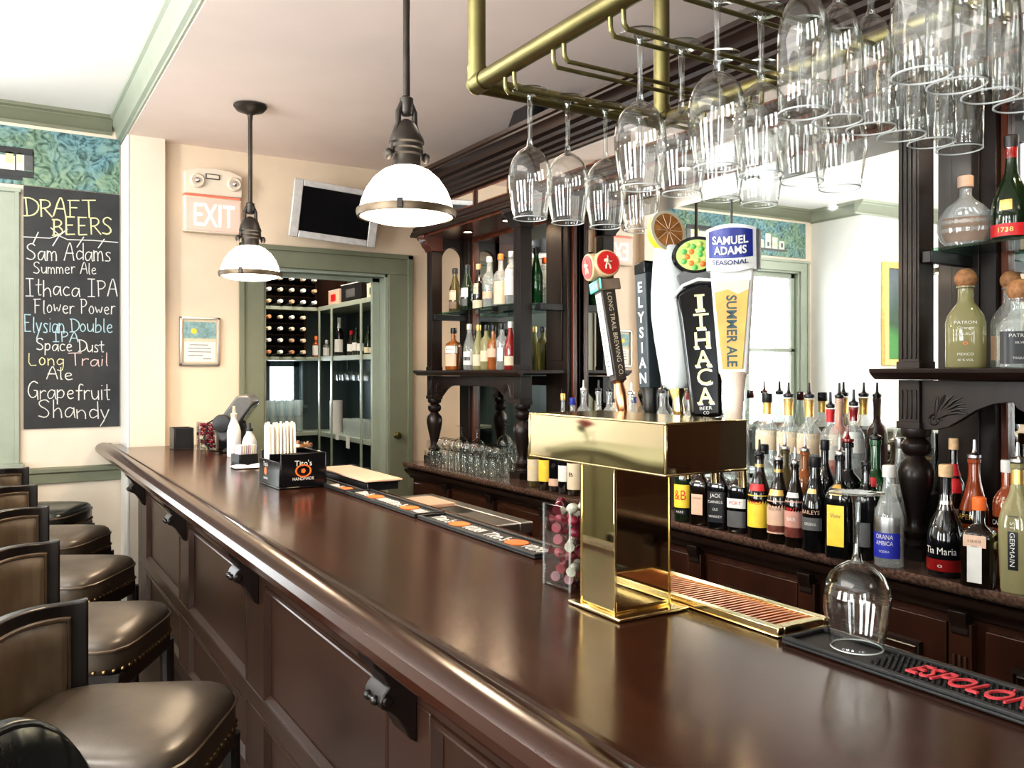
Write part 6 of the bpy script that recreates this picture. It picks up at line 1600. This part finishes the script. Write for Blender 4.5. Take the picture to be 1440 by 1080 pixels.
# ================================================================ LIGHT AND CAMERA
def area(name, loc, rot, sx, sy, power, col=(1, 1, 1), spread=None):
    l = bpy.data.lights.new(name, 'AREA'); l.shape = 'RECTANGLE'; l.size = sx; l.size_y = sy; l.energy = power; l.color = col
    if spread: l.spread = spread
    o = bpy.data.objects.new(name, l); C.objects.link(o); o.location = loc; o.rotation_euler = rot; return o
for k, (a, c) in enumerate(LW):
    area('daylight_%s' % 'abc'[k], (-3.55, (a + c) / 2, 1.75), (0, -math.radians(116), 0), 1.9, 1.1, 150, (.95, .98, 1.0))
area('daylight_d', (-.6, YC + .35, 1.75), (-PI / 2, 0, 0), 1.25, 1.5, 35, (.95, .98, 1.0))
for k, (a, c) in enumerate(FW):
    area('daylight_%s' % 'ef'[k], ((a + c) / 2, -3.1, 1.7), (math.radians(100), 0, 0), 1.0, 2.1, 70, (.95, .98, 1.0))
area('daylight_pantry', (2.2, 7.75, 1.45), (-PI / 2, 0, 0), .4, .45, 26, (.80, .92, 1.0))
# unseen overhead fill added to brighten room and pantry, no fixtures here
area('room_fill_a', (-1.2, 1.2, 3.05), (0, 0, 0), 1.2, 2.5, 30, (1, .93, .85))
area('room_fill_b', (1.55, -1.6, 2.9), (0, 0, 0), .5, .8, 6, (1, .85, .70))
area('room_fill_c', (1.75, 3.6, 2.92), (0, 0, 0), .3, 1.6, 10, (1, .86, .72))
area('pantry_light', (1.9, 6.5, 2.88), (0, 0, 0), .5, .8, 34, (1, .90, .78))
def point(name, loc, power, col, r=.03):
    l = bpy.data.lights.new(name, 'POINT'); l.energy = power; l.color = col; l.shadow_soft_size = r
    o = bpy.data.objects.new(name, l); C.objects.link(o); o.location = loc; return o
def spot(name, loc, power, col, ang=100, r=.02):
    l = bpy.data.lights.new(name, 'SPOT'); l.energy = power; l.color = col; l.spot_size = math.radians(ang); l.spot_blend = .6; l.shadow_soft_size = r
    o = bpy.data.objects.new(name, l); C.objects.link(o); o.location = loc; return o
def disk(x, y):
    l = bpy.data.lights.new('pendant_light', 'AREA'); l.shape = 'DISK'; l.size = .26; l.energy = 13; l.color = (1, .76, .50)
    o = bpy.data.objects.new('pendant_light', l); C.objects.link(o); o.location = (x, y, 1.998)
for x, y, zz, e_ in ((-1.1, 1.9, 2.5, 55), (-1.1, 4.2, 2.5, 55), (-.35, 4.7, 2.86, 16), (-.3, 3.3, 2.86, 16)): point('ceiling_fill', (x, y, zz), e_, (1, .96, .90), .02)  # added fill points that whiten the upper ceiling, no bulbs hang there
for (x, y) in LAMPS:
    disk(x, y)
for (x, y) in DOWN:
    spot('cornice_spot', (x, y, 2.375), 13, (1, .76, .52), 165)

w = bpy.data.worlds.new('World'); bpy.context.scene.world = w; w.use_nodes = True
nt = w.node_tree; bg = nt.nodes['Background']
tc = nt.nodes.new('ShaderNodeTexCoord'); sp_ = nt.nodes.new('ShaderNodeSeparateXYZ'); rp_ = nt.nodes.new('ShaderNodeValToRGB')
rp_.color_ramp.elements[0].position = .0; rp_.color_ramp.elements[0].color = (.80, .82, .80, 1)
rp_.color_ramp.elements[1].position = .5; rp_.color_ramp.elements[1].color = (.82, .91, 1, 1)
nt.links.new(tc.outputs['Generated'], sp_.inputs[0]); nt.links.new(sp_.outputs['Z'], rp_.inputs['Fac']); nt.links.new(rp_.outputs['Color'], bg.inputs['Color'])
bg.inputs['Strength'].default_value = 2.2

sc = bpy.context.scene
cam = bpy.data.cameras.new('Camera'); cam.sensor_width = 36; cam.sensor_fit = 'HORIZONTAL'; cam.lens = 36 * F / 1440
cam.shift_y = -(540 - HY) / 1440
co = bpy.data.objects.new('Camera', cam); C.objects.link(co); co.location = (0, 0, Z0); co.rotation_euler = (PI / 2, 0, -YAW)
cam.clip_start = .05
sc.camera = co
sc.view_settings.view_transform = 'Standard'
try: sc.view_settings.look = 'Medium High Contrast'
except Exception: pass
sc.view_settings.exposure = 0
cy = sc.cycles
cy.max_bounces = 10; cy.diffuse_bounces = 4; cy.glossy_bounces = 6; cy.transmission_bounces = 6; cy.transparent_max_bounces = 40
cy.sample_clamp_indirect = 6; cy.caustics_reflective = False; cy.caustics_refractive = False
cy.use_denoising = True
